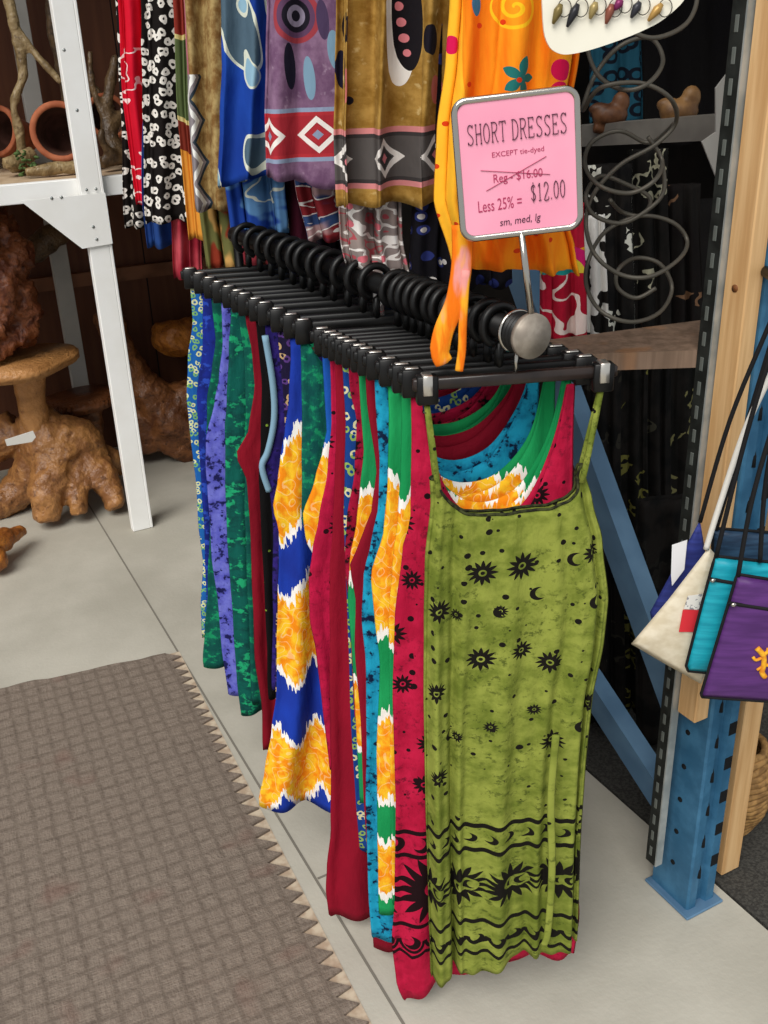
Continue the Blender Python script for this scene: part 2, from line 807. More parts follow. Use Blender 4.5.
HEM0 = local_z(962, 500, P0, AL0)
suns = []
for x, y, r in ((489, 568, 14), (524, 562, 15), (447, 606, 13), (490, 653, 14), (525, 645, 11), (549, 657, 13), (445, 685, 12), (590, 549, 12),
                (549, 736, 13), (448, 768, 11), (592, 700, 11), (470, 730, 7), (498, 719, 7), (535, 705, 7), (466, 612, 7), (505, 605, 7)):
    u_, v_ = loc0(x, y)
    suns.append((u_, v_, r * 1.12 / 1000 * 1.27))
moons = []
for x, y, r in ((572, 555, 9), (539, 590, 9), (505, 606, 8), (462, 732, 8), (574, 718, 9), (591, 597, 9)):
    u_, v_ = loc0(x, y)
    moons.append((u_, v_, r * 1.2 / 1000))
m_green = cloth('green_celestial', celestial('#8f9742', '#667228', '#15120e', suns, moons, HEM0, 40, extra='#3f4a18', moonw=.024))

rs = random.Random(3)
csuns = [(-.13 + rs.uniform(-.02, .03), z, rs.uniform(.016, .022)) for z in (-.10, -.2, -.29, -.38, -.47, -.58, -.66)] + \
        [(rs.uniform(-.08, .12), rs.uniform(-.7, -.1), .018) for _ in range(8)]
m_crim = cloth('crimson_celestial', celestial('#c01a42', '#a80f35', '#1c080d', csuns, [], -1.09, 34, extra='#5a0a20', moonw=.045))


def bands(px, rows):
    P = clip_at(px)
    out = []
    for y0, y1 in rows:
        a, b = local_z(y0, px, P, AL0), local_z(y1, px, P, AL0)
        out.append(((a + b) / 2, (a - b) / 2))
    return out


m_tdgreen = cloth('green_tiedye', tiedye('#148a4c', bands(402, [(505, 640), (722, 800), (845, 890)]), .2, zig=.03, zw=.06, ground2='#1f9d58'))
m_tdgreen2 = cloth('green_tiedye_b', tiedye('#148a4c', bands(389, [(490, 625), (715, 790), (840, 885)]), .55, zig=.03, zw=.06, ground2='#22a35d'))
m_tdgreen3 = cloth('green_tiedye_c', tiedye('#17804a', bands(360, [(500, 570), (680, 740)]), .9, ground2='#1f9d58'))
m_tdblue = cloth('blue_tiedye', tiedye('#1c3fae', bands(292, [(448, 522), (590, 668), (738, 795)]), .89, zig=.06, zw=.085, jag=.026, ground2='#1a2f8c'))
m_tdblue2 = cloth('blue_tiedye_b', tiedye('#1a62b8', bands(323, [(455, 545), (640, 700)]), .7, ground2='#1c4fa8'))
m_teal = cloth('teal_batik', batik('#1f9fc4', '#157fa6', '#0b1d3c', 34, 1.0))
m_wine = cloth('wine_plain', plain('#8c0f26', '#7a0b20', 1))
m_wine2 = cloth('wine_plain_b', plain('#930f28', '#7e0c22', 4))
m_wine3 = cloth('wine_plain_c', plain('#8a1023', '#70091b', 8))
m_pink = cloth('crimson_print', celestial('#bf1744', '#a51238', '#2a0812', [(-.14, -.15, .02), (-.12, -.3, .02)], [], -.8, 30, band=False, extra='#7a0a28'))
m_crim2 = cloth('crimson_black', batik('#a81238', '#8c0d2c', '#14060a', 40, 5.0))
m_bluecream = cloth('navy_cream', ringprint('#163f86', '#d7d2a4', 70, .3, .12, .3, '#8fae5a', .3))
m_bluecream2 = cloth('blue_cream', ringprint('#1f62ad', '#d9dca6', 85, 1.3, .13, .3, '#7fb36a', .15))
m_darkteal = cloth('dark_teal', batik('#0d4f4c', '#0f6b57', '#1a8f63', 38, 3.0))
m_indigo_gold = cloth('indigo_gold', ringprint('#1d1635', '#c2a274', 70, .9, .12, .3, '#5a3a80', .2))
m_lilacnavy = cloth('navy_violet', batik('#231a5c', '#33237a', '#14103a', 30, 8.0))
m_blackdot = cloth('black_dots', ringprint('#0c0b0c', '#7d9a34', 60, 2.3, .1, .05, None, .85))
m_blackplain = cloth('black_plain', plain('#0d0c0d', '#171416', 2))
m_emerald = cloth('emerald_batik', batik('#0b5a50', '#0c4340', '#1fa06c', 22, 2.2, stretch=1.3))
m_emerald2 = cloth('emerald_batik_b', batik('#0a4a44', '#0d5c4c', '#158a5c', 26, 6.2, stretch=1.2))
m_peri = cloth('periwinkle_batik', batik('#7074cc', '#5557b8', '#191a4e', 30, 4.4, lo=.35, hi=.6))
m_navyblue = cloth('navy_batik', batik('#1b2c8e', '#16226e', '#2c4cb8', 24, 9.1))

dress(427, None, 962, m_green, 'olive green dress printed with black suns and moons, at the front end of the rail')
dress(412, [(425, 412), (520, 411), (548, 403), (620, 395), (700, 393), (800, 396), (900, 395), (942, 392), (985, 397), (1002, 404)], 1001, m_crim,
      'crimson dress with black sun print and the lowest pointed hem, behind the olive green dress', hemdip=-.04, hr_up=.06, narrow=.012)
dress(402, [(415, 402), (470, 401), (520, 398), (560, 393), (620, 389), (700, 390), (800, 391), (910, 393)], 905, m_tdgreen,
      'green tie-dye dress with white flame-edged yellow bands, right behind the crimson sun dress')
dress(389, [(410, 389), (480, 388), (530, 384), (575, 371), (620, 375), (660, 380), (760, 377), (850, 378), (915, 379)], 912, m_tdgreen2,
      'green tie-dye dress bulging left with a wide yellow bodice band beside turquoise batik')
dress(376, [(405, 376), (460, 380), (505, 379), (540, 372), (575, 364), (620, 362), (660, 366), (740, 367), (800, 366), (900, 369), (937, 372)], 938, m_teal,
      'turquoise batik dress with navy blotches, left edge showing beside the green tie-dye')
dress(367, [(400, 367), (470, 377), (510, 372), (540, 361), (566, 350), (600, 356), (650, 355), (720, 361), (800, 364), (900, 371), (950, 374)], 948, m_wine,
      'plain dark red dress showing as a narrow strip left of the turquoise batik dress')
dress(360, [(395, 360), (450, 364), (490, 360), (520, 357), (560, 350), (600, 348), (650, 352), (720, 356), (800, 360)], 800, m_tdgreen3,
      'green tie-dye dress of which only a thin white and yellow tipped strap strip shows')
dress(351, [(388, 350), (420, 357), (470, 355), (520, 347), (560, 345), (620, 350), (700, 354)], 720, m_crim2,
      'crimson and black mottled dress, a thin strip between two tie-dye straps')
dress(344, [(388, 344), (420, 346), (470, 345), (520, 344), (570, 346), (650, 349), (720, 351), (800, 356), (850, 360)], 850, m_bluecream,
      'navy dress with cream squiggle print, a strip right of the wide dark red skirt')
dress(337, [(380, 336), (420, 337), (480, 335), (530, 333), (570, 330), (620, 330), (700, 330), (760, 331), (830, 331), (868, 327), (890, 326), (915, 329)], 916, m_wine2,
      'long plain wine red dress with a wide rounded hem, right of the blue tie-dye flames', hemdip=.012)
dress(331, [(372, 331), (420, 332), (470, 328), (520, 319), (548, 313), (580, 309), (620, 310), (650, 316), (700, 322), (770, 330)], 770, m_pink,
      'bright crimson dress with a pointed bodice jutting left in front of the blue tie-dye dress')
dress(323, [(365, 323), (400, 325), (430, 327), (450, 323), (480, 315), (515, 303), (540, 306), (560, 316), (600, 328), (760, 334)], 740, m_tdblue2,
      'blue and yellow tie-dye dress whose strap sweeps right of the dark teal strip')
dress(304, [(350, 301), (400, 302), (470, 302), (520, 302), (560, 318), (600, 326), (760, 330)], 730, m_darkteal,
      'dark teal batik dress filling the gap between the two blue tie-dye straps')
dress(292, [(350, 291), (400, 289), (430, 285), (455, 281), (480, 278), (508, 273), (530, 279), (560, 279), (600, 278), (650, 277), (690, 277), (730, 272), (770, 265), (800, 259)], 806,
      m_tdblue, 'royal blue tie-dye dress with flared hem and three orange flame bands', hemdip=.035, fold=(.002, .016))
dress(279, [(345, 279), (400, 284), (440, 286), (500, 284), (560, 278), (650, 276), (700, 276)], 705, m_indigo_gold,
      'indigo dress with small gold squiggles, strap left of the royal blue tie-dye')
m_edge = material('pale_blue_binding', '#7fa3b8', .8)
dress(266, [(335, 266), (385, 274), (420, 275), (450, 269), (466, 263), (490, 270), (520, 273), (600, 273), (690, 272)], 690, m_lilacnavy,
      'navy violet dress with a pale blue bound armhole', binding=True)
dress(257, [(330, 257), (380, 262), (440, 261), (480, 259), (560, 263), (640, 267), (690, 268)], 700, m_blackdot,
      'black dress with tiny lime dots behind the pale blue bound armhole')
dress(246, [(320, 246), (350, 252), (385, 255), (430, 249), (455, 236), (480, 247), (520, 250), (600, 253), (660, 255), (705, 262), (748, 263)], 750, m_wine3,
      'narrow dark red dress with a sharp point at its underarm, right of the emerald batik')
dress(239, [(318, 239), (360, 245), (400, 246), (450, 245), (520, 245), (600, 248), (700, 252)], 705, m_emerald2,
      'dark emerald batik dress tucked just behind the narrow dark red one')
dress(230, [(310, 231), (350, 229), (400, 227), (430, 225), (500, 226), (550, 228), (600, 232), (650, 235), (690, 238), (712, 241)], 714, m_emerald,
      'emerald batik dress with broad light green blotches and a hem above the rug edge')
dress(220, [(300, 221), (340, 223), (380, 219), (400, 215), (440, 206), (470, 206), (520, 210), (560, 212), (600, 218), (650, 222), (690, 228)], 694, m_peri,
      'periwinkle batik dress with navy specks')
dress(211, [(295, 211), (340, 216), (370, 212), (400, 207), (450, 207), (520, 210), (590, 208), (630, 205), (660, 203)], 667, m_emerald2,
      'dark green batik dress whose hem shows left of the periwinkle dress')
dress(201, [(290, 202), (340, 203), (400, 197), (460, 200), (520, 204), (580, 206), (640, 207)], 645, m_navyblue,
      'deep navy batik dress next to the farthest dress of the rail')
dress(191, [(285, 190), (320, 193), (360, 188), (400, 187), (440, 191), (480, 196), (530, 199), (560, 203), (610, 201), (634, 202)], 637, m_bluecream2,
      'mid blue dress with cream and lime squiggles, at the far end of the rail')


def make_hanger(P, al, label, near=False):
    c = bar_centre(P, al)
    rz = al
    root = empty('clip_hanger', (c.x, c.y, 1.2), label, 'hanger', 'black clip hangers on the lower rail', rz)
    M = Matrix.Translation((c.x, c.y, 1.2)) @ Matrix.Rotation(rz, 4, 'Z')
    bm = bmesh.new()
    box(bm, -.137, .137, -.0055, .0055, -.008, .008, M, .002)
    obj('bar', bm, m_barwood if near else m_black, root)
    for s in (-1, 1):
        bm = bmesh.new()
        box(bm, s * SEP / 2 - .014, s * SEP / 2 + .014, -.0085, .0085, -.027, .012, M, .002)
        cl = obj('clip', bm, m_black, root)
        bm = bmesh.new()
        if near:
            box(bm, s * SEP / 2 - .0065, s * SEP / 2 + .0065, -.0105, .0105, -.014, .0135, M, .001)
        else:
            box(bm, s * SEP / 2 - .009, s * SEP / 2 + .009, -.004, .0045, .010, .0135, M, .0008)
        obj('spring_plate', bm, m_plate, cl)
    rc_ = Vector((c.x, c.y, RZ))
    bm = bmesh.new()
    a = []
    tilt = E1 * .0
    for k in range(25):
        t = 2 * math.pi * k / 24 * .9 - math.pi / 2 + .2
        a.append(rc_ + E2 * (math.cos(t) * .026) + Vector((0, 0, math.sin(t) * .026)))
    tube(bm, [Vector((c.x, c.y, 1.206)), Vector((c.x, c.y, 1.222)), rc_ + Vector((0, 0, -.026)) + E2 * .001] + a, .0062 if not near else .0028, 8)
    obj('hook', bm, m_black if not near else m_chrome, root)
    return root


dress_objs = []
nD = len(D)
near_label = ''
for i, (px, left, hemy, mat, label, k) in enumerate(D):
    P = clip_at(px)
    al = AL0 + R(4) * i / nD
    binding = k.pop('binding', False)
    if i == 0:
        lt = local_trace([(484, 430), (500, 431), (560, 425), (620, 424), (700, 424), (800, 426), (900, 429), (965, 431)], P, al)
        rtr = local_trace([(470, 584), (500, 592), (540, 602), (600, 608), (640, 604), (700, 592), (760, 586), (830, 581), (930, 577)], P, al)
        zt = local_z(478, 436, P, al)
        root = empty('sleeveless_dress', P, label, 'dress', G1, al)
        body = garment('bodice_and_skirt', P, al, lt, rtr, local_z(972, 440, P, al), local_z(935, 570, P, al), zt, m_green, root, scoop=.058, scoop_w=(.07, .93),
                       thick=.02, fold=(.003, .021), waves=((3, .75, .1), (6, .7, .45), (11, .4, .2)), nc=120, nr=80, back_drop=-.004, seed=11, power=3.2, hemw=.006, calm=.55)
        for (xa, ya, xb, yb) in ((427, 420, 438, 490), (602, 398, 580, 476)):
            bm = bmesh.new()
            h = Vector((math.cos(al), math.sin(al), 0))
            n = Vector((-h.y, h.x, 0))
            for off in (-.009, .007):
                pa, pb2 = on_plane(xa, ya - 14, P, n), on_plane(xb, yb + 4, P, n)
                pts = [pa.lerp(pb2, t) + n * off * math.sin(t * math.pi / 2) for t in [q / 8 for q in range(9)]]
                tube(bm, pts, .0046, 6, thin=.5)
            uvl = bm.loops.layers.uv.new('UVMap')
            for f in bm.faces:
                for lp in f.loops:
                    lp[uvl].uv = ((lp.vert.co - P).dot(h) * 1.5 - SEP / 2, lp.vert.co.z * 1.5)
            obj('strap', bm, m_green, root)
        # bound tie ends hanging at the side seams
        for (pts, wd) in ((((556, 735), (551, 800), (552, 870), (548, 930), (544, 945)), .006),):
            bm = bmesh.new()
            h = Vector((math.cos(al), math.sin(al), 0))
            n = Vector((-h.y, h.x, 0))
            pw = spline([on_plane(x, y, P - n * .043, n) for x, y in pts], 5)
            uvl = bm.loops.layers.uv.new('UVMap')
            tube(bm, pw, wd, 8, thin=.35)
            for f in bm.faces:
                for lp in f.loops:
                    lp[uvl].uv = ((lp.vert.co - P).dot(h) * .3 + 2.0, lp.vert.co.z * .4 + .2)
            obj('waist_tie', bm, m_green, root)
        # dark bound neckline
        bm = bmesh.new()
        me = body.data
        ring = [me.vertices[q].co.copy() for q in range(240)]
        tube(bm, [r_ + Vector((0, 0, .001)) for r_ in ring], .0022, 6, closed=True)
        bm.verts.ensure_lookup_table()
        obj('neck_binding', bm, material('dark_binding', speckled('#3a3f1c', '#15140c', 120), .85), root, world=False)
        dress_objs.append(root)
    else:
        lt = local_trace(left, P, al)
        lt[0] = (min(lt[0][0], -.02), lt[0][1])
        zt = -.012
        xcs = SEP / 2
        damp = 1.0
        rtr = [(z, 2 * xcs - x * damp) for z, x in lt]
        hl = lt[-1][0]
        kw = dict(power=2.0, scoop=.135, scoop_w=(.115, .885), thick=.007, seed=i * 3 + 1)
        kw['scoop'] = (.165, .21, .192, .175, .15, .12, .11, .10)[i] if i < 8 else .085
        hr_up = k.pop('hr_up', 0)
        narrow = k.pop('narrow', 0)
        if narrow: rtr = [(z, x - narrow) for z, x in rtr]
        kw.update(k)
        hz = local_z(hemy, left[-1][1], P, al)
        if binding:
            root = empty('sleeveless_dress', P, label, 'dress', G1, al)
            garment('bodice_and_skirt', P, al, lt, rtr, hz, hz, zt, mat, root, **kw)
            bm = bmesh.new()
            pts = [(x - .002, -.004, z) for z, x in lt[:6]]
            tube(bm, spline(pts, 6), .0065, 6, flat=1)
            obj('armhole_binding', bm, m_edge, root, world=False)
        else:
            root = garment('sleeveless_dress', P, al, lt, rtr, hz, hz + hr_up, zt, mat, None, **kw)
            tag(root, label, 'dress', G1)
        dress_objs.append(root)
    if i == 0:
        hl_label = 'front clip hanger with two silver plates holding the olive green sun dress'
    else:
        hl_label = 'black clip hanger holding the ' + label.split(',')[0].split(' with ')[0].split(' showing')[0].split(' of which')[0].split(' bulging')[0].split(' whose')[0].split(' filling')[0].split(' behind')[0].split(' tucked')[0].split(' right behind')[0].split(' next to')[0]
    make_hanger(P, al, hl_label, near=(i == 0))

# ---- the lower rail itself
ca = bar_centre(clip_at(427), AL0)
cb_ = bar_centre(clip_at(191), AL0 + R(4))
rd = (cb_ - ca)
rd.z = 0
rd.normalize()
r0 = Vector((ca.x, ca.y, RZ)) - rd * .026
r1 = Vector((cb_.x, cb_.y, RZ)) + rd * .06
root = empty('garment_rail', (r1.x, r1.y, 0), 'black clothes rail with a round metal end cap, below the pink price sign', 'clothes rail')
bm = bmesh.new()
tube(bm, [r0, r1], .0165, 20)
obj('rail_tube', bm, m_tube, root)
bm = bmesh.new()
disc(bm, r0 - rd * .004, rd, .029, .012, 40, .002)
obj('end_cap', bm, m_disc, root)
bm = bmesh.new()
tube(bm, [r1 - rd * .008 + Vector((0, 0, .006)), Vector((r1.x, r1.y, .02)) - rd * .008], .009, 16)
obj('rear_post', bm, m_tube, root)
bm = bmesh.new()
disc(bm, Vector((r1.x, r1.y, .013)) - rd * .008, (0, 0, 1), .05, .024)
obj('foot_plate', bm, m_tube, root)
bm = bmesh.new()   # spacer rings between hooks close to the cap
for k in range(3):
    disc(bm, r0 + rd * (.008 + .0065 * k), rd, .027, .0035, 24, .001)
obj('spacer_ring', bm, m_black, root)

# ================================================================== PRICE SIGN
sc_ = [aty(x, y, r0.y - .008) for x, y in ((452, 99), (580, 87), (580, 226), (462, 243))]
ctr = sum(sc_, Vector()) / 4
ux = ((sc_[1] - sc_[0]) + (sc_[2] - sc_[3])).normalized()
uz = ((sc_[0] - sc_[3]) + (sc_[1] - sc_[2]))
uz = (uz - ux * uz.dot(ux)).normalized()
uy = uz.cross(ux)
wS = ((sc_[1] - sc_[0]).length + (sc_[2] - sc_[3]).length) / 2
hS = ((sc_[0] - sc_[3]).length + (sc_[1] - sc_[2]).length) / 2
SM = Matrix((ux, uy, uz)).transposed().to_4x4()
SM.translation = ctr
base = r0 + Vector((0, 0, .026)) - rd * .004
sign = empty('price_sign', base, 'pink SHORT DRESSES price card in a chrome frame standing on the end of the rail', 'sign')


def rrect(wd, ht, r, n=7):
    out = []
    for cx_, cz_, a0 in ((wd / 2 - r, ht / 2 - r, 0), (-wd / 2 + r, ht / 2 - r, 90), (-wd / 2 + r, -ht / 2 + r, 180), (wd / 2 - r, -ht / 2 + r, 270)):
        for k in range(n + 1):
            t = R(a0 + 90 * k / n)
            out.append((cx_ + r * math.cos(t), cz_ + r * math.sin(t)))
    return out


bm = bmesh.new()
pl = [SM @ Vector((x, -.002, z)) for x, z in rrect(wS - .01, hS - .01, .012)]
prism(bm, pl, SM.to_3x3() @ Vector((0, .004, 0)))
obj('card', bm, material('pink_card', lambda: mix(step(noise(objco(), 12, 2), .3, .7), '#f19ab4', '#f5a6bd'), .5), sign, smooth=False)
bm = bmesh.new()
tube(bm, [SM @ Vector((x, 0, z)) for x, z in rrect(wS - .004, hS - .004, .014)], .0042, 10, closed=True)
obj('frame', bm, m_chrome, sign)
bm = bmesh.new()
tube(bm, [base - Vector((0, 0, .004)), base.lerp(SM @ Vector((-.001, 0, -hS / 2)), .5), SM @ Vector((-.001, 0, -hS / 2 + .004))], .0042, 12)
obj('stem', bm, m_chrome, sign)
m_ink = material('dark_ink', '#4a1f38', .6)
m_ink2 = material('faded_red_ink', '#b0365e', .6)


def strokes(bm, segs, r):
    for a, b in segs:
        tube(bm, [SM @ Vector((p[0], -.0026, p[1])) for p in (a, b)], r, 6, flat=.4)


def word(txt, cx_, cz_, wd, ht, mat, slope=0.0, shear=0.0, bold=0.0, serif=False):
    cu = bpy.data.curves.new('lettering', 'FONT')
    cu.body = txt
    cu.align_x = 'CENTER'
    cu.size = 1.0
    cu.shear = shear
    cu.offset = bold
    cu.resolution_u = 3
    t = bpy.data.objects.new('lettering', cu)
    COL.objects.link(t)
    bpy.context.view_layer.update()
    dg = bpy.context.evaluated_depsgraph_get()
    me = bpy.data.meshes.new_from_object(t.evaluated_get(dg))
    bpy.data.objects.remove(t)
    bm = bmesh.new()
    bm.from_mesh(me)
    xs = [v.co.x for v in bm.verts]
    ys = [v.co.y for v in bm.verts]
    sx, sy = wd / (max(xs) - min(xs)), ht / (max(ys) - min(ys))
    mxx, mny = (max(xs) + min(xs)) / 2, (max(ys) + min(ys)) / 2
    for v in bm.verts:
        x = (v.co.x - mxx) * sx
        z = (v.co.y - mny) * sy
        v.co = SM @ Vector((cx_ + x, -.0026, cz_ + z + slope * x))
    bm.normal_update()
    return obj('lettering', bm, mat, sign, smooth=False)


# a small serif alphabet drawn as strokes in a unit box (x to the right, y up)
GL = {
    'S': [((.85, .85), (.6, 1), (.3, .97), (.14, .78), (.3, .58), (.68, .42), (.86, .22), (.68, .03), (.35, 0), (.12, .14)), ((.85, .85), (.85, 1)), ((.12, .14), (.12, 0))],
    'H': [((.15, 0), (.15, 1)), ((.85, 0), (.85, 1)), ((.15, .52), (.85, .52)), ((.02, 0), (.28, 0)), ((.02, 1), (.28, 1)), ((.72, 0), (.98, 0)), ((.72, 1), (.98, 1))],
    'O': [((.5, 1), (.2, .85), (.08, .5), (.2, .15), (.5, 0), (.8, .15), (.92, .5), (.8, .85), (.5, 1))],
    'R': [((.15, 0), (.15, 1)), ((.02, 0), (.3, 0)), ((.02, 1), (.55, 1), (.82, .9), (.85, .7), (.6, .52), (.15, .5)), ((.5, .5), (.85, 0), (1, 0))],
    'T': [((.5, 0), (.5, 1)), ((.03, .85), (.03, 1), (.97, 1), (.97, .85)), ((.35, 0), (.65, 0))],
    'D': [((.15, 0), (.15, 1)), ((.02, 1), (.45, 1), (.8, .83), (.93, .5), (.8, .17), (.45, 0), (.02, 0))],
    'E': [((.15, 0), (.15, 1)), ((.02, 1), (.82, 1), (.82, .84)), ((.15, .52), (.62, .52), (.62, .6)), ((.62, .52), (.62, .43)), ((.02, 0), (.86, 0), (.88, .18))],
    '$': [((.85, .8), (.6, .92), (.3, .88), (.16, .72), (.3, .56), (.68, .44), (.84, .26), (.68, .08), (.35, .06), (.12, .2)), ((.5, -.08), (.5, 1.08))],
    '1': [((.25, .82), (.5, 1), (.5, 0)), ((.28, 0), (.72, 0))],
    '2': [((.14, .75), (.25, .95), (.55, 1), (.82, .85), (.8, .6), (.12, 0), (.85, 0), (.9, .15))],
    '0': [((.5, 1), (.22, .85), (.12, .5), (.22, .15), (.5, 0), (.78, .15), (.88, .5), (.78, .85), (.5, 1))],
    '6': [((.8, .92), (.5, 1), (.22, .75), (.12, .35), (.3, .04), (.6, 0), (.85, .2), (.8, .45), (.5, .55), (.2, .4))],
    '.': [((.45, .0), (.55, .06))],
}


def serif(txt, x0, x1, z0, ht, mat, r, slope=0.0, gap=.22):
    n = sum(.45 if ch in ' .' else 1 for ch in txt)
    cw = (x1 - x0) / (n + gap * (len(txt) - 1) * .9)
    bm = bmesh.new()
    x = x0
    for ch in txt:
        if ch in GL:
            for st in GL[ch]:
                k = .45 if ch == '.' else 1
                pts = [SM @ Vector((x + px * cw * k, -.0027, z0 + py * ht + slope * (x + px * cw))) for px, py in st]
                if len(pts) > 4:
                    pts = spline(pts, 3)
                tube(bm, pts, r, 6, flat=.35)
        x += cw * (.45 if ch in ' .' else 1) + cw * gap * .9
    return obj('lettering', bm, mat, sign)


hw = wS / 2
serif('SHORT DRESSES', -hw * .80, hw * .80, hS * .19, hS * .135, m_ink, .0012, .012)
word('EXCEPT tie-dyed', hw * .0, hS * .095, wS * .42, hS * .048, m_ink2, .01)
word('Reg - $16.00', -hw * .02, -hS * .075, wS * .40, hS * .08, m_ink2, .02)
bm = bmesh.new()
strokes(bm, [((-hw * .62, -hS * .0), (hw * .5, -hS * .085)), ((-hw * .55, -hS * .15), (hw * .45, hS * .045))], .0007)
obj('strike_lines', bm, m_ink2, sign)
word('Less 25% =', -hw * .34, -hS * .255, wS * .36, hS * .085, m_ink2, .03)
serif('$12.00', hw * .17, hw * .74, -hS * .265, hS * .125, m_ink, .0012, .02, .18)
word('sm, med, lg', -hw * .02, -hS * .395, wS * .34, hS * .07, m_ink, .03, .15)

# ================================================================== UPPER RAIL GARMENTS
G2 = 'printed skirts and wraps on the upper rail'
UA = R(9)


def ubase(s):
    return Vector((.075 - .464 * s, 1.3 + .886 * s, 2.02))


def diamond_band(c, u, v, y0, y1, bg_, l1, l2, core, w=.07, mid=.5):
    inb = (v > y0) * (v < y1)
    hh = (y1 - y0) / 2
    cy_ = (y0 + y1) / 2
    fx = absn(frac(u / w) - .5) * 2
    fy = absn(v - cy_) / hh
    d = fx + fy * .9
    c = mix(inb, c, bg_)
    c = mix(inb * op('LESS_THAN', absn(d - .62), .13), c, l1)
    c = mix(inb * (d < .42), c, l2)
    c = mix(inb * (d < .2), c, core)
    c = mix(inb * (fy > .84), c, l2)
    return c


def ell(u, v, x, y, rx, ry):
    dx, dy = (u - x) / rx, (v - y) / ry
    return dx * dx + dy * dy


def rings(c, u, v, x, y, r, cols):
    for k, cc in enumerate(cols):
        f = 1 - k / len(cols)
        c = mix(ell(u, v, x, y, r * f, r * f * 1.15) < 1.0, c, cc)
    return c


def uv_of(P, al, xc, x, y):
    z, lx = local_trace([(y, x)], P, al)[0]
    return lx - xc, z


U = []


def upper(s, left, hem, wid, builder, label, kind='wrap_skirt', hemr=None, **k):
    """left: traced outline of the near-left edge; wid: width in metres"""
    P = ubase(s)
    lt = local_trace(left, P, UA)
    zt = .02
    lt = [(zt, lt[0][1] + .01)] + lt
    rtr = [(z, x + wid) for z, x in lt]
    hz = local_z(hem[0], hem[1], P, UA)
    hr = hz if hemr is None else local_z(hemr[0], hemr[1], P, UA)
    xc = lt[0][1] + wid / 2
    mat = cloth(label.replace(' ', '_')[:50], lambda: builder(P, xc))
    kw = dict(thick=.016, fold=(.009, .016), waves=((3, .9, .2), (5, .5, .1), (8, .35, .4)), nc=70, nr=50, seed=int(s * 100) + 5)
    kw.update(k)
    o = garment(kind, P, UA, lt, rtr, hz, hr, zt, mat, None, **kw)
    tag(o, label, 'skirt' if 'skirt' in kind else 'garment', G2)
    return o


def b_orange(P, xc):
    u, v = uvs()
    c = mix(step(vnoise(u, v, 40, 4, 4, 1), .35, .65), '#ea6a0c', '#f59a1c')
    yx, _ = uv_of(P, UA, xc, 466, 150)
    c = mix(step(vnoise(u, v, 22, 3, 3, 4) + (op('LESS_THAN', u, yx) * .35), .55, .75), c, '#f7b82e')
    x, y = uv_of(P, UA, xc, 512, 78)
    d = ell(u, v, x, y, .014, .02)
    lim = absn(frac(op('ARCTAN2', v - y, u - x) * (5 / 6.283)) - .5) * 3.2 + .15
    c = mix(op('LESS_THAN', d, lim), c, '#1f6f6b')
    x, y = uv_of(P, UA, xc, 511, 8)
    r = op('SQRT', ell(u, v, x, y, 1, 1))
    a = op('ARCTAN2', v - y, u - x)
    c = mix(op('LESS_THAN', absn(frac(r / .012 + a / 6.283) - .5), .16) * (r < .024), c, '#f2c220')
    for (px, py, k) in ((548, 70, .012), (546, 92, .012), (451, 45, .01), (574, 110, .012)):
        x, y = uv_of(P, UA, xc, px, py)
        c = mix(ell(u, v, x, y, k * .7, k) < 1.0, c, '#cf1450')
    x, y = uv_of(P, UA, xc, 480, 5)
    c = mix(ell(u, v, x, y, .005, .012) < 1.0, c, '#3a6a8a')
    c = mix(op('LESS_THAN', voro(vec(u, v), 20).outputs['Distance'], .06), c, '#d13a12')
    return c


og = upper(0.0, [(0, 450), (60, 446), (130, 437), (200, 434), (262, 452), (300, 462)], (262, 500), .165, b_orange,
           'bright orange tie-dyed wrap skirt hanging behind the pink price sign', thick=.02, fold=(.006, .012),
           waves=((4, .8, .2), (7, .5, .5)), hemr=(272, 560))
# its long loose tie, dropping in front of the hangers (a part of the skirt)
bm = bmesh.new()
Pq = ubase(0.0)
h_ = Vector((math.cos(UA), math.sin(UA), 0))
n_ = Vector((-h_.y, h_.x, 0))
cen = [(462, 225), (462, 262), (456, 300), (444, 330), (440, 352), (445, 364)]
wid_ = [.013, .013, .013, .013, .012, .004]
pl_ = [on_plane(x, y, Pq - n_ * .052, n_) for x, y in cen]
uvl = bm.loops.layers.uv.new('UVMap')
sp = spline(pl_, 5)
tube(bm, sp, [wid_[min(5, int(q / 5))] for q in range(len(sp))], 12, thin=.3)
pl2 = [on_plane(x, y, Pq - n_ * .056, n_) for x, y in ((466, 270), (463, 320), (462, 350), (459, 371))]
sp2 = spline(pl2, 5)
tube(bm, sp2, .0055, 8, thin=.4)
bm.verts.index_update()
for f in bm.faces:
    for lp in f.loops:
        q = lp.vert.co - Pq
        lp[uvl].uv = (q.dot(h_), q.z)


def b_tie():
    u, v = uvs()
    return mix(step(vnoise(u, v, 60, 12, 3, 7), .4, .6), '#ee7413', mix(step(vnoise(u, v, 40, 14, 2, 1), .5, .62), '#f6ab2a', '#e99a94'))


obj('waist_tie', bm, cloth('orange_tie', b_tie), og)


def b_black_navy(P, xc):
    u, v = uvs()
    vd = voro(vec(u, v), 38)
    c = mix(op('LESS_THAN', vd.outputs['Distance'], .3) * (sep(vd.outputs['Color'])[0] > .55), '#0e0c12', '#27306a')
    return mix(op('LESS_THAN', vd.outputs['Distance'], .16) * (sep(vd.outputs['Color'])[1] > .6), c, '#c9c4c0')


upper(.345, [(0, 415), (120, 413), (205, 413), (262, 410), (290, 412)], (290, 420), .17, b_black_navy,
      'black wrap skirt with navy flower print, narrow beside the orange skirt')


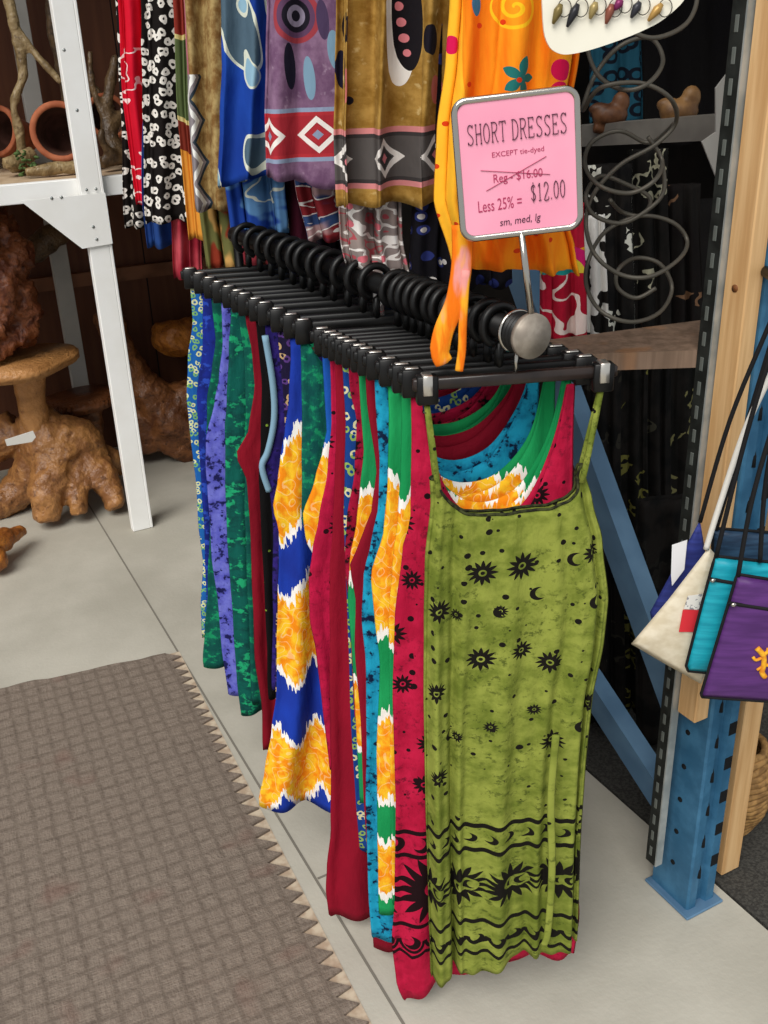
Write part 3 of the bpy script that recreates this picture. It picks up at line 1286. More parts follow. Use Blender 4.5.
def b_mustard(P, xc):
    u, v = uvs()
    c = mix(step(vnoise(u, v, 45, 30, 5, 2, .65), .35, .65), '#8a6526', '#b08a46')
    c = mix(step(vnoise(u, v, 90, 60, 3, 6), .6, .72) * .6, c, '#d8bf86')
    for (x_, y_, rx, ry, cc) in ((349, 28, .011, .02, '#1a1620'), (349, 28, .005, .01, '#8a6526'), (341, 70, .009, .026, '#1e1a2e'), (353, 86, .008, .024, '#c8706a'),
                                 (401, 22, .016, .085, '#f0ece6'), (407, 14, .013, .075, '#171318'), (404, 6, .004, .006, '#d87f86'), (405, 22, .004, .006, '#d87f86'), (406, 38, .004, .006, '#d87f86'), (407, 53, .003, .005, '#d87f86'), (360, 100, .004, .006, '#1a1620'), (425, 40, .012, .02, '#1a1620'), (430, 90, .01, .02, '#c8706a')):
        x, y = uv_of(P, UA, xc, x_, y_)
        c = mix(ell(u, v, x, y, rx, ry) < 1.0, c, cc)
    _, y1 = uv_of(P, UA, xc, 380, 133)
    _, y0 = uv_of(P, UA, xc, 380, 182)
    c = mix((v > y0 - .008) * (v < y1 + .008), c, '#cf8484')
    c = diamond_band(c, u, v, y0, y1, '#55504e', '#e8e2dc', '#3c3838', '#d87f86', .062)
    return c


def b_greywave(P, xc):
    u, v = uvs()
    n = vnoise(u, v, 22, 22, 2, 3)
    c = mix(step(n, .4, .6), '#8b7f7c', '#9a8a84')
    k = absn(frac(n * 5) - .5)
    c = mix(k < .1, c, '#efe9e4')
    c = mix(k > .43, c, '#b8545c')
    return mix(op('LESS_THAN', voro(vec(u, v), 26).outputs['Distance'], .14), c, '#d8707c')


gw = upper(.37, [(0, 340), (120, 339), (200, 338), (240, 340), (285, 350)], (262, 345), .10, b_greywave,
      'grey wrap with white and pink swirl print, hanging lower beneath the mustard skirt', hemr=(275, 400), hemdip=.0)
bm = bmesh.new()
Pg = ubase(.37)
pg_ = [on_plane(x, y, Pg - n_ * .03, n_) for x, y in ((377, 255), (378, 285), (379, 317))]
uvl = bm.loops.layers.uv.new('UVMap')
tube(bm, spline(pg_, 5), .0085, 8, thin=.35)
for f in bm.faces:
    for lp in f.loops:
        q = lp.vert.co - Pg
        lp[uvl].uv = (q.dot(h_) + .03, q.z)
obj('waist_tie', bm, cloth('grey_tie', lambda: b_greywave(Pg, 0)), gw)
upper(.32, [(0, 336), (80, 335), (140, 334), (212, 337)], (204, 340), .178, b_mustard,
      'mustard brown skirt with a grey and white diamond border', fold=(.012, .022), waves=((4, 1, .4), (7, .45, .0)), hemr=(206, 430))


def b_purple(P, xc):
    u, v = uvs()
    c = mix(step(vnoise(u, v, 28, 18, 5, 4, .65), .35, .65), '#6a4a68', '#8c6c88')
    c = mix(step(vnoise(u, v, 70, 50, 3, 6), .6, .72) * .5, c, '#b8a0b4')
    x, y = uv_of(P, UA, xc, 299, 16)
    c = rings(c, u, v, x, y, .036, ['#9a3b44', '#5c3f5c', '#1a1622', '#8d8398', '#1a1622'])
    for (x_, y_, rx, ry, cc) in ((293, 66, .009, .036, '#1c1828'), (310, 78, .008, .034, '#7a9ab0'), (330, 50, .009, .03, '#7a9ab0'), (322, 20, .008, .03, '#4a3a58')):
        x, y = uv_of(P, UA, xc, x_, y_)
        c = mix(ell(u, v, x, y, rx, ry) < 1.0, c, cc)
    _, y1 = uv_of(P, UA, xc, 300, 112)
    _, y0 = uv_of(P, UA, xc, 300, 157)
    c = mix((v > y0 - .007) * (v < y1 + .007), c, '#8d9ab4')
    c = diamond_band(c, u, v, y0, y1, '#a32a34', '#eee6e0', '#b03038', '#8d9ab4', .075)
    return c


def b_redwhite(P, xc):
    u, v = uvs()
    n = vnoise(u, v, 20, 30, 2, 5)
    k = absn(frac(n * 5) - .5)
    c = mix(step(n, .45, .55), '#8f2a30', '#39507e')
    c = mix(step(vnoise(u, v, 14, 14, 2, 8), .5, .55), c, '#b49090')
    return mix(k < .09, c, '#ece4de')


upper(.68, [(0, 268), (190, 296), (238, 308)], (240, 305), .11, b_redwhite,
      'red and white swirl wrap showing its hem beneath the mauve skirt', hemr=(235, 350))
upper(.61, [(0, 267), (60, 266), (120, 265), (178, 267)], (176, 268), .19, b_purple,
      'mauve skirt with ringed eye motif and a red diamond border', fold=(.007, .013), waves=((3, 1, .1), (4, .5, .0)), hemr=(196, 335))


def b_blue(P, xc):
    u, v = uvs()
    c = mix(step(vnoise(u, v, 8, 4, 2, 3), .3, .7), '#16378c', '#1d4aa8')
    n = vnoise(u, v, 9, 5.5, 1, 6.5)
    c = mix(op('LESS_THAN', absn(n - .5), .012), mix(n > .5, c, '#4e6474'), '#d9dccb')
    n2 = vnoise(u, v, 14, 7, 1, 11.5)
    c = mix(op('LESS_THAN', absn(n2 - .62), .01), mix(n2 > .62, c, '#8fb4c8'), '#d9dccb')
    return c


def b_bluemix(P, xc):
    u, v = uvs()
    n = vnoise(u, v, 16, 16, 2, 2)
    c = mix(step(n, .45, .5), '#1c3f94', '#5a86b4')
    return mix(op('LESS_THAN', absn(n - .56), .015), c, '#d7d8c8')


upper(.92, [(0, 222), (160, 222), (240, 232)], (238, 234), .12, b_bluemix,
      'pale and mid blue patterned wrap, hem below the royal blue skirt', hemr=(232, 285))
upper(.864, [(0, 221), (60, 222), (120, 220), (188, 218)], (187, 222), .17, b_blue,
      'royal blue skirt with pale curved lines and grey leaf shapes', fold=(.007, .014), waves=((3, 1, .6), (4, .5, .0)), hemr=(165, 275))


def b_brownzig(P, xc):
    u, v = uvs()
    c = mix(step(vnoise(u, v, 60, 30, 5, 2, .65), .35, .65), '#7d5a30', '#b39a66')
    x0, y0 = uv_of(P, UA, xc, 196, 150)
    x0 = x0 + .016
    zz = absn(frac(v / .085) - .5) * .05
    m_ = (u + zz < x0 + .02)
    c = mix(m_ * (v < y0 + .15), c, '#8c8488')
    c = mix(op('LESS_THAN', absn(u + zz - (x0 + .005)), .005) * (v < y0 + .15), c, '#ecebe6')
    c = mix(op('LESS_THAN', absn(u + zz - (x0 + .02)), .003) * (v < y0 + .15), c, '#2e3a44')
    c = mix(op('LESS_THAN', absn(u - x0 + .01), .006) * (v > y0 + .15), c, '#b96a7c')
    return c


def b_olive(P, xc):
    u, v = uvs()
    n = vnoise(u, v, 26, 8, 2, 2)
    c = mix(step(n, .42, .47), '#8a3320', '#6b6a3c')
    return mix(step(n, .56, .6), c, '#c79a58')


upper(1.18, [(0, 186), (200, 198), (270, 207)], (268, 206), .12, b_olive,
      'rust and olive striped wrap with tan edge, hem just above the hangers', hemr=(262, 245))
upper(1.12, [(0, 184), (60, 187), (120, 189), (212, 196)], (210, 198), .17, b_brownzig,
      'golden brown skirt with a grey and white zigzag stripe', fold=(.008, .014), waves=((3, 1, .3), (4, .5, .0)))


def b_tricol(P, xc):
    u, v = uvs()
    _, y1 = uv_of(P, UA, xc, 180, 32)
    _, y2 = uv_of(P, UA, xc, 180, 118)
    _, y3 = uv_of(P, UA, xc, 180, 150)
    w_ = sinn(u * 60) * .012
    c = mix(v + w_ > y2, '#7c2f22', '#5d6b42')
    c = mix(v + w_ > y1, c, '#8e3328')
    c = mix(v + w_ < y3, c, '#d99438')
    for y in (y1, y2):
        c = mix(op('LESS_THAN', absn(v + w_ - y), .005), c, '#d9c98a')
    return c


upper(1.30, [(0, 173), (120, 178), (240, 189)], (238, 192), .16, b_tricol,
      'skirt banded rust red, olive green and orange, between the black floral and brown ones')


def b_salmon(P, xc):
    u, v = uvs()
    return mix(step(vnoise(u, v, 25, 10, 3, 2), .35, .65), '#9a2636', '#c4505a')


upper(1.50, [(0, 168), (210, 171), (276, 174)], (276, 178), .075, b_salmon,
      'plain salmon red wrap hanging lowest beside the black floral skirt')


def b_bwfloral(P, xc):
    u, v = uvs()
    wu = u + (vnoise(u, v, 50, 50, 2, 1) - .5) * .014
    wv = v + (vnoise(u, v, 50, 50, 2, 4) - .5) * .014
    vd = voro(vec(wu, wv * .85), 50, rnd=.9)
    d = N(vd.outputs['Distance'])
    c = mix(op('LESS_THAN', absn(d - .24), .13), '#15100f', '#e6e0d8')
    return c


def b_navyplain(P, xc):
    u, v = uvs()
    return mix(step(vnoise(u, v, 10, 5, 2, 2), .35, .65), '#1d3a78', '#2b4f92')


upper(1.56, [(0, 145), (205, 143), (248, 148)], (246, 150), .12, b_navyplain,
      'plain navy blue wrap, hem showing beneath the black floral skirt')
upper(1.46, [(0, 141), (60, 142), (120, 143), (215, 145)], (222, 150), .17, b_bwfloral,
      'black skirt with small white ringed flowers', fold=(.006, .012))


def b_redwave(P, xc):
    u, v = uvs()
    n = vnoise(u, v, 16, 16, 2, 4)
    k = op('LESS_THAN', absn(frac(n * 5) - .5), .08) * op('GREATER_THAN', sinn(v * 26 + 1.2), -.1)
    return mix(k, mix(step(vnoise(u, v, 8, 4, 2, 1), .4, .6), '#c00a26', '#d3142e'), '#f0d8d6')


upper(1.63, [(0, 118), (100, 123), (202, 136)], (203, 140), .11, b_redwave,
      'bright red skirt with white wavy lines at the far left end')
upper(1.70, [(0, 116), (100, 121), (220, 125)], (226, 132), .12, b_bwfloral,
      'black and white floral skirt peeking out left of the bright red one')
# dark skirts filling the rail behind, seen only as dark hems above the hangers
for s, x, c1, c2, lb in ((.74, 300, '#141018', '#2a2030', 'black plum skirt'), (.98, 250, '#3a1220', '#5a1c30', 'dark maroon skirt'), (1.10, 222, '#6a1c2c', '#94343c', 'brick red skirt')):
    P = ubase(s)
    upper(s, [(0, x), (200, x + 12), (255, x + 18)], (262, x + 20), .13, lambda P, xc, c1=c1, c2=c2: plain(c1, c2)(), lb + ' hem hanging just above the black hangers', hemr=(262, x + 80))
# upper rail, above the picture
root = empty('upper_rail', ubase(0) + Vector((.09, 0, 0)), 'black upper clothes rail above the printed skirts', 'clothes rail')
bm = bmesh.new()
tube(bm, [ubase(-.12) + Vector((.09, .01, .03)), ubase(1.85) + Vector((.09, .01, .03))], .016, 14)
obj('rail_tube', bm, m_tube, root)
bm = bmesh.new()
for s in (-.1, 1.83):
    p = ubase(s) + Vector((.09, .01, .03))
    tube(bm, [p, Vector((p.x, p.y, 2.9))], .008, 8)
obj('drop_rod', bm, m_tube, root)

# ================================================================== RACK BAY ON THE RIGHT
m_blue = material('blue_steel', lambda: mix(step(noise(objco(), 14, 4, .6), .35, .7), '#2f5f80', '#43779a'), .45, .1)
m_blue2 = material('blue_grey_steel', lambda: mix(step(noise(objco(), 10, 3), .35, .7), '#4f6f8c', '#5f819e'), .45, .1)
m_hole = material('slot_dark', '#0a0c0f', .9)
UP = Matrix.Translation(W(1.194, 1.035)) @ Matrix.Rotation(math.atan2(E2.y, E2.x), 4, 'Z')


def upright(M, label, name='rack_upright'):
    p = M.translation
    root = empty(name, p, label, 'rack upright', rz=math.atan2(E2.y, E2.x))
    bm = bmesh.new()
    # open channel: two webs, a face with a stepped centre rib
    prof = [(0, .1), (0, .004), (.004, 0), (.022, 0), (.026, .012), (.046, .012), (.050, 0), (.070, 0), (.074, .004), (.074, .1), (.071, .1), (.071, .006), (.053, .003), (.049, .015), (.023, .015),
            (.019, .003), (.003, .006), (.003, .1)]
    prism(bm, [M @ Vector((x, y, .006)) for x, y in prof], Vector((0, 0, 2.64)))
    obj('column', bm, m_blue, root, smooth=False)
    bm = bmesh.new()
    box(bm, -.014, .084, -.016, .108, 0.0005, .007, M, .002)
    obj('base_plate', bm, m_blue2, root, smooth=False)
    for k in range(16):
        z = .085 + k * .08
        bm = bmesh.new()
        box(bm, .0505, .0695, -.0012, .004, z + .014, z + .042, M, .001)
        obj('beam_slot', bm, m_hole, root, smooth=False)
        bm = bmesh.new()
        tube(bm, [M @ Vector((.0215, .0, z)), M @ Vector((.0225, .002, z + .018)), M @ Vector((.027, .0105, z + .026))], .0042, 8)
        obj('tear_slot', bm, m_hole, root)
        bm = bmesh.new()
        disc(bm, M @ Vector((.0, .05, z + .01)), E2, .0055, .003, 12, 0)
        obj('round_hole', bm, m_hole, root)
    return root


up = upright(UP, 'blue slotted steel upright on a base plate at the corner of the rack')
UR = Matrix.Translation(W(1.194, 2.29)) @ Matrix.Rotation(math.atan2(E2.y, E2.x), 4, 'Z')
upright(UR, 'rear blue upright of the rack, mostly hidden behind the orange skirt and dresses')


def brace(b0, z0, b1, z1, label):
    """channel section running in the plane of the rack's end"""
    p0, p1 = W(1.235, b0, z0), W(1.235, b1, z1)
    d = (p1 - p0).normalized()
    up_ = E2.cross(d).normalized()
    if up_.z < 0: up_ = -up_
    bm = bmesh.new()
    prof = [(-.02, -.03), (-.02, .03), (.02, .03), (.02, .026), (-.016, .026), (-.016, -.026), (.02, -.026), (.02, -.03)]
    prism(bm, [p0 + E2 * a + up_ * q for a, q in prof], p1 - p0)
    o = obj('rack_brace', bm, m_blue2, smooth=False)
    return tag(o, label, 'brace', 'blue rack braces')


brace(2.27, 1.93, 1.14, .40, 'long diagonal blue brace slanting down right from behind the olive green dress')
brace(2.27, .78, 1.14, .17, 'low blue brace near the floor right of the dress hem')

# slotted grey angle and timbers beside the upright
m_zinc = material('grey_zinc', speckled('#9aa09f', '#b9bcb8', 20), .45, .4)
root = empty('slotted_angle', W(1.15, 1.11, .085), 'grey perforated steel angle running up beside the blue upright', 'steel angle')
MA = Matrix.Translation(W(1.150, 1.088, .10)) @ Matrix.Rotation(math.atan2(E2.y, E2.x), 4, 'Z')
bm = bmesh.new()
prism(bm, [MA @ Vector(v) for v in ((0, 0, 0), (.017, 0, 0), (.017, .003, 0), (.003, .003, 0), (.003, .028, 0), (0, .028, 0))], Vector((0, 0, 2.5)))
obj('angle_iron', bm, m_zinc, root, smooth=False)
bm = bmesh.new()
box(bm, -.0012, .0005, .003, .027, .001, 2.499, MA)
obj('dark_flange', bm, material('dark_zinc', speckled('#20221f', '#2f322f', 30), .6, .3), root, smooth=False)
for k in range(44):
    bm = bmesh.new()
    box(bm, -.0022, 0, .012, .019, .02 + k * .04, .042 + k * .04, MA, .0006)
    obj('slot', bm, material('slot_grey', '#6a6f6a', .5, .2), root, smooth=False)  # slots in a lighter grey than the flange


def wood_c(c1='#c79a66', c2='#e0b986'):
    def f():
        x, y, z = sep(objco())
        n = noise(vec(x * 60, y * 60, z * 3), 1.0, 4, .6)
        c = mix(step(n, .3, .7), c1, c2)
        n2 = noise(vec(x * 9, y * 9, z * 1.4), 1.6, 2)
        return mix(step(n2, .62, .72) * .35, c, '#a8713f')
    return f


m_pine = material('pine', wood_c(), .6)
MW = Matrix.Translation(W(1.160, 1.042, .475)) @ Matrix.Rotation(math.atan2(E2.y, E2.x), 4, 'Z')
bm = bmesh.new()
box(bm, 0, .033, 0, .044, 0, 2.18, MW, .002)
root = tag(obj('timber_stud', bm, m_pine, smooth=False), 'pale pine stud in front of the blue upright, cut off above the floor', 'timber')
bm = bmesh.new()
disc(bm, MW @ Vector((-.0002, .022, .78)), E2, .006, .001, 14, 0)
obj('knot', bm, material('wood_knot', '#7a4a26', .6), root)
bm = bmesh.new()
MW2 = Matrix.Translation(W(1.325, 1.07, .0)) @ Matrix.Rotation(math.atan2(E2.y, E2.x), 4, 'Z')
box(bm, 0, .05, 0, .025, .003, 2.6, MW2, .002)
tag(obj('timber_batten', bm, m_pine, smooth=False), 'thin pine batten standing right of the blue upright', 'timber')

# shelf plank and upper beam inside the bay
m_plank = material('brown_plank', wood_c('#6e5a4a', '#8c7462'), .6)
zt_ = 1.15
q = [atz(500, 357, zt_), atz(708, 350, zt_), atz(709, 319, zt_), atz(500, 346, zt_)]
bm = bmesh.new()
prism(bm, q, Vector((0, 0, -.028)))
tag(obj('shelf_plank', bm, m_plank, smooth=False), 'brown wooden plank bridging to the grey steel angle behind the rail end', 'plank')
root = empty('shelf_beam', W(1.25, 1.7, 1.5), 'grey metal shelf beam with a white corner bracket, high in the dark bay', 'shelf beam')
pa, pb = aty(575, 147, 2.15), aty(722, 140, 1.75)
bm = bmesh.new()
prism(bm, [pa, pb, pb + Vector((0, 0, .04)), pa + Vector((0, 0, .04))], Vector((.02, .035, 0)))
obj('beam', bm, material('dull_metal', speckled('#6b6660', '#7f7a72', 12), .55, .2), root, smooth=False)
bm = bmesh.new()
bp = [aty(x, y, 1.7) for x, y in ((716, 88), (736, 62), (737, 182), (718, 182), (702, 142), (716, 132))]
prism(bm, bp, Vector((.0, .006, 0)))
obj('bracket', bm, material('grey_white', '#a9a6a0', .6), root, smooth=False)

# ---- dark garments in the bay
G3 = 'dark printed garments in the bay'


def darkprint(ink, ground, sc, o, thr=.55, w=.05):
    def f():
        u, v = uvs()
        n = vnoise(u, v, sc, sc * .7, 2, o)
        k = op('LESS_THAN', absn(frac(n * 3) - .5), w * 2) * (vnoise(u, v, sc * .4, sc * .3, 2, o + 3) > thr)
        return mix(k, mix(step(n, .4, .6), ground, '#1a1715'), ink)
    return f


def bay_garment(xs, y, top, hem, mat, label, th=.02, sd=0, cat='garment', name='hanging_garment', group=G3):
    """xs: photo columns of the two edges at the top; distance y; heights in photo rows"""
    P = aty(xs[0], top, y)
    lt = local_trace([(top, xs[0]), (hem, xs[0] - 1)], P, R(6))
    rt_ = local_trace([(top, xs[1]), (hem, xs[1] + 2)], P, R(6))
    z = min(lt[-1][0], rt_[-1][0])
    z = max(z, -P.z + .04)
    o = garment(name, P, R(6), lt, rt_, z, z, 0.0, mat, None, thick=th, fold=(.004, .012), waves=((3, .9, .2), (5, .5, .1)), nc=40, nr=30, seed=sd)
    return tag(o, label, cat, group)


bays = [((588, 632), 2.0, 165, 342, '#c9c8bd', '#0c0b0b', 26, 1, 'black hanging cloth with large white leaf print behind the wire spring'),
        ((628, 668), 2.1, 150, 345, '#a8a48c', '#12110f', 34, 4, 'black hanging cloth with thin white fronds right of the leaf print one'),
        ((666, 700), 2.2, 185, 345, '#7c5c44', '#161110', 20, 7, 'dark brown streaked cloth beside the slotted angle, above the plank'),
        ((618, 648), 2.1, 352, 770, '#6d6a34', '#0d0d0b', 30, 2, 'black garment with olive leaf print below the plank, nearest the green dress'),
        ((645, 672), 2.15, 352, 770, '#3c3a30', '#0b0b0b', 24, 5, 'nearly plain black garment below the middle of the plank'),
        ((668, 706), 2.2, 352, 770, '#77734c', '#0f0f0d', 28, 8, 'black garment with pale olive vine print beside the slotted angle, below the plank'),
        ((636, 700), 1.97, 500, 800, '#1c1b18', '#080808', 24, 12, 'added black cloth darkening the low gap between the two blue braces'),  # invented dark sheet, stands in for the gloom behind the braces
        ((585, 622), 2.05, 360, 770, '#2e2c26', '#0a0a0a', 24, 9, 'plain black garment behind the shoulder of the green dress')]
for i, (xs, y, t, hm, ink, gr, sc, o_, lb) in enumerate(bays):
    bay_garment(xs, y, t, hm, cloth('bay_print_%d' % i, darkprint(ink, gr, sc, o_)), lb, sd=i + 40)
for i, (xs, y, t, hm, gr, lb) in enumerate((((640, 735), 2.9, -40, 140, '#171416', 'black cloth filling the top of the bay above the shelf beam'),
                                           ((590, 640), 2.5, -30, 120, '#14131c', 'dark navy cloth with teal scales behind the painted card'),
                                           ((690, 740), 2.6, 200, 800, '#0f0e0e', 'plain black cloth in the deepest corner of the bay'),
                                           ((575, 725), 2.34, 360, 800, '#0c0c0c', 'added broad black cloth darkening the bay behind the olive printed garments'))):  # invented backing sheet, its black colour stands in for the bay's shade
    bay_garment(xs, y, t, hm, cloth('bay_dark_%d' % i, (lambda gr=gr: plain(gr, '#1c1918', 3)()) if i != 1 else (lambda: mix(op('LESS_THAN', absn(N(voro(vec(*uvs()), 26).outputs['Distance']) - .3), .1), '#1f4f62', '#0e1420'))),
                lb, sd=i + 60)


def b_pareo():
    u, v = uvs()
    c = mix(step(vnoise(u, v, 14, 10, 3, 2), .4, .6), '#a3122c', '#b81a36')
    x0, y0 = PAR
    d = op('SQRT', (u - x0) * (u - x0) + (v - y0) * (v - y0))
    a = op('ARCTAN2', v - y0, u - x0)
    ray_ = .045 + absn(frac(a * (9 / 6.283)) - .5) * .05
    up_ = v > y0
    c = mix((d < ray_) * up_, c, '#e2a222')
    c = mix((d < .05) * up_, c, '#c81a6a')
    c = mix((d < .034) * up_, c, '#d9c23a')
    c = mix((d < .027) * up_, c, '#1f8a86')
    n = vnoise(u, v, 15, 15, 1, 7)
    return mix(op('LESS_THAN', absn(n - .5), .02) * (v < y0), c, '#e7d3cc')


PAR = (.0, -.115)
bay_garment((541, 584), 1.75, 205, 336, cloth('red_pareo', b_pareo), 'crimson sarong with a rainbow sunburst and white scrolls behind the sign stem', sd=71, cat='sarong', name='sarong', group='sarongs behind the sign')
bay_garment((580, 604), 1.85, 215, 334, cloth('bw_pareo', darkprint('#d6d4cf', '#141213', 18, 3, .35, .1)), 'black sarong with bold white blotches right of the crimson one', sd=72, cat='sarong', name='sarong', group='sarongs behind the sign')

# carved brown figures on the shelf beam
m_carv = material('carved_brown', speckled('#3f2416', '#633f26', 30), .5)
for i, (x, y, yy, s_, lb) in enumerate(((612, 116, 2.05, 1.0, 'reddish brown carved ornament on the shelf beam, left one'), (682, 112, 1.9, 1.0, 'tan carved ornament on the shelf beam, behind the wire spring'))):
    p = aty(x, y, yy)
    bm = bmesh.new()
    ball(bm, p + Vector((0, .02, 0)), .028 * s_, (1.3, .8, .8))
    ball(bm, p + Vector((.02, .02, .022)), .018 * s_, (1, .8, 1.2))
    ball(bm, p + Vector((-.02, .02, .012)), .016 * s_, (1.4, .8, .8))
    tube(bm, [p + Vector((-.03, .02, -.02)), p + Vector((.03, .02, -.03))], .012, 8)
    o = obj('carved_ornament', bm, m_carv if i == 0 else material('carved_tan', speckled('#5e4126', '#84613a', 30), .5))
    o.location = (0, 0, 0)
    rm = o.modifiers.new('fuse', 'REMESH')
    rm.mode = 'VOXEL'
    rm.voxel_size = .004
    rm.use_smooth_shade = True
    tag(o, lb, 'ornament', 'carved ornaments on the beam')

# ---- hanging wire spring
m_wire = material('dull_wire', '#57534b', .5, .5)
pts = [(610, -60, 0), (604, -20, 0), (622, 22, -1), (652, 38, -1), (686, 24, 0), (697, -6, 1), (680, -34, 1), (640, -30, 1), (600, 0, 1), (587, 40, 1), (598, 75, 0), (625, 90, -1), (650, 82, -1), (663, 60, 0),
       (650, 38, 1), (620, 46, 1), (595, 75, 1), (583, 110, 0), (600, 88, -1), (640, 83, -1), (670, 98, -1), (676, 122, 0), (655, 145, 0), (620, 165, 0), (593, 195, 0), (586, 226, 0), (596, 256, -1), (622, 275, -1),
       (652, 276, -1), (680, 258, 0), (687, 240, 1), (672, 222, 1), (640, 216, 1), (605, 232, 1), (588, 262, 1), (587, 288, 0), (602, 312, -1), (632, 322, -1), (660, 312, 0), (672, 288, 1), (660, 264, 1), (636, 258, 1),
       (618, 270, 0), (618, 288, 0), (636, 298, 0), (656, 288, 0)]
pts2 = [(676, 122, 0), (650, 143, 1), (620, 131, 1), (592, 142, 1), (585, 165, 0), (600, 186, -1), (630, 193, -1), (655, 180, -1), (662, 160, 0), (648, 137, 0)]
pts3 = [(662, 160, 0), (664, 190, 0), (650, 208, 0), (622, 223, 0), (594, 215, 0), (586, 195, 0), (600, 176, 1), (626, 184, 1), (650, 198, 1), (642, 215, 1), (622, 212, 1), (610, 200, 0)]
spr = empty('wire_spring', aty(650, -30, 1.45), 'loose dark wire spiral hanging right of the pink price sign', 'wire spiral')
for pp, nm in ((pts, 'main_coil'), (pts2, 'side_coil'), (pts3, 'inner_coil')):
    bm = bmesh.new()
    tube(bm, spline([aty(x, y, 1.45 + d * .045) for x, y, d in pp], 6),   .0031, 8)
    obj(nm, bm, m_wire, spr)

# ---- painted card with earrings
m_card = material('cream_card', speckled('#e8e2cf', '#f2eddd', 8), .5)
cp = [(541, -60), (543, 20), (548, 44), (558, 53), (572, 54), (600, 47), (640, 32), (668, 16), (690, -10), (700, -60)]
YC = 1.235
bm = bmesh.new()
poly_ = spline([aty(x, y, YC) for x, y in cp], 4)
prism(bm, poly_, Vector((0, .006, 0)))
tag(obj('display_card', bm, m_card, smooth=False), 'cream display board with a rounded lower edge beside the orange skirt', 'display board')
ecol = ['#7a6a3c', '#2c2c30', '#a08c5a', '#8a5040', '#7c2a5a', '#34343a', '#b08a4c']
edesc = ['small olive drop earring, leftmost of the row', 'longest black drop earring, second from the left', 'small tan drop earring beside the long black one', 'small rust drop earring in the middle of the row',
         'plum drop earring behind the wire loop', 'slim dark drop earring left of the gold one', 'gold drop earring, rightmost of the row']
for i, (x, y, x2, y2) in enumerate(((561, 4, 553, 24), (578, 4, 567, 27), (596, 2, 590, 19), (612, 4, 606, 24), (622, 0, 614, 10), (640, 2, 631, 18), (662, 4, 648, 21))):
    p, p2 = aty(x, y, YC - .0035), aty(x2, y2, YC - .004)
    root = empty('drop_earring', p, edesc[i] + ' on the cream board', 'earring', 'earrings on the cream board')
    m_e = material('earring_%d' % i, ecol[i], .35, .3)
    bm = bmesh.new()
    tube(bm, [p, p.lerp(p2, .35), p.lerp(p2, .7), p2], [.0025, .0052, .0035, .0015], 8)
    obj('drop', bm, m_e, root)
    bm = bmesh.new()
    c_ = p + Vector((.004, 0, -.004))
    tube(bm, [c_ + Vector((math.cos(t) * .0075, 0, math.sin(t) * .009)) for t in [2 * math.pi * k / 16 for k in range(16)]], .0006, 5, closed=True)
    obj('ear_hook', bm, m_wire, root)

# ================================================================== BAGS ON THE RIGHT


def bag(label, corners, y, thick, mat, straps, y_str=None, name='cloth_bag', extra=None, piping=None, strap_mat=None, strap_r=.0035, flap=None):
    pts_ = [aty(px, py, y) for px, py in corners]
    top = pts_[0]
    root = empty(name, top, label, 'bag', 'cloth bags hanging at the right')
    # a puffed pouch: inner rings pushed out front and back
    bm = bmesh.new()
    cen_ = sum(pts_, Vector()) / len(pts_)
    den = []
    n = len(pts_)
    for i in range(n):
        for k in range(6):
            den.append(pts_[i].lerp(pts_[(i + 1) % n], k / 6))
    def ringv(f, dy):
        return [bm.verts.new(cen_ + (p - cen_) * f + Vector((0, dy, 0))) for p in den]
    levels = [(.25, -thick), (.6, -thick * .9), (.88, -thick * .55), (1.0, 0), (.88, thick * .55), (.6, thick * .9), (.25, thick)]
    rs_ = [ringv(f, d) for f, d in levels]
    m_ = len(den)
    for a, b in zip(rs_, rs_[1:]):
        for k in range(m_):
            bm.faces.new((a[k], a[(k + 1) % m_], b[(k + 1) % m_], b[k]))
    bm.faces.new(rs_[0][::-1])
    bm.faces.new(rs_[-1])
    bmesh.ops.recalc_face_normals(bm, faces=bm.faces[:])
    obj('pouch', bm, mat, root)
    if piping:
        bm = bmesh.new()
        tube(bm, den, .0022, 6, closed=True)
        obj('piping', bm, piping, root)
    for st in straps:
        bm = bmesh.new()
        tube(bm, spline([aty(px, py, y + dy) for px, py, dy in st], 6), strap_r, 8)
        obj('strap', bm, strap_mat, root)
    if flap:
        (a, b), fm, zm = flap
        pa_, pb_ = aty(*a, y - thick * .8), aty(*b, y - thick * .8)
        bm = bmesh.new()
        tube(bm, [pa_, pb_], .0028, 6)
        z_ = obj('zipper', bm, fm, root)
        bm = bmesh.new()
        ball(bm, pa_.lerp(pb_, zm) + Vector((0, -.003, 0)), .0045, (1, .7, .8))
        obj('zip_pull', bm, m_chrome, z_)
    return root


def slub(c1, c2, sx=120, sz=14):
    def f():
        x, y, z = sep(objco())
        return mix(step(noise(vec(x * sz, y, z * sx), 1.0, 3), .3, .7), c1, c2)
    return f


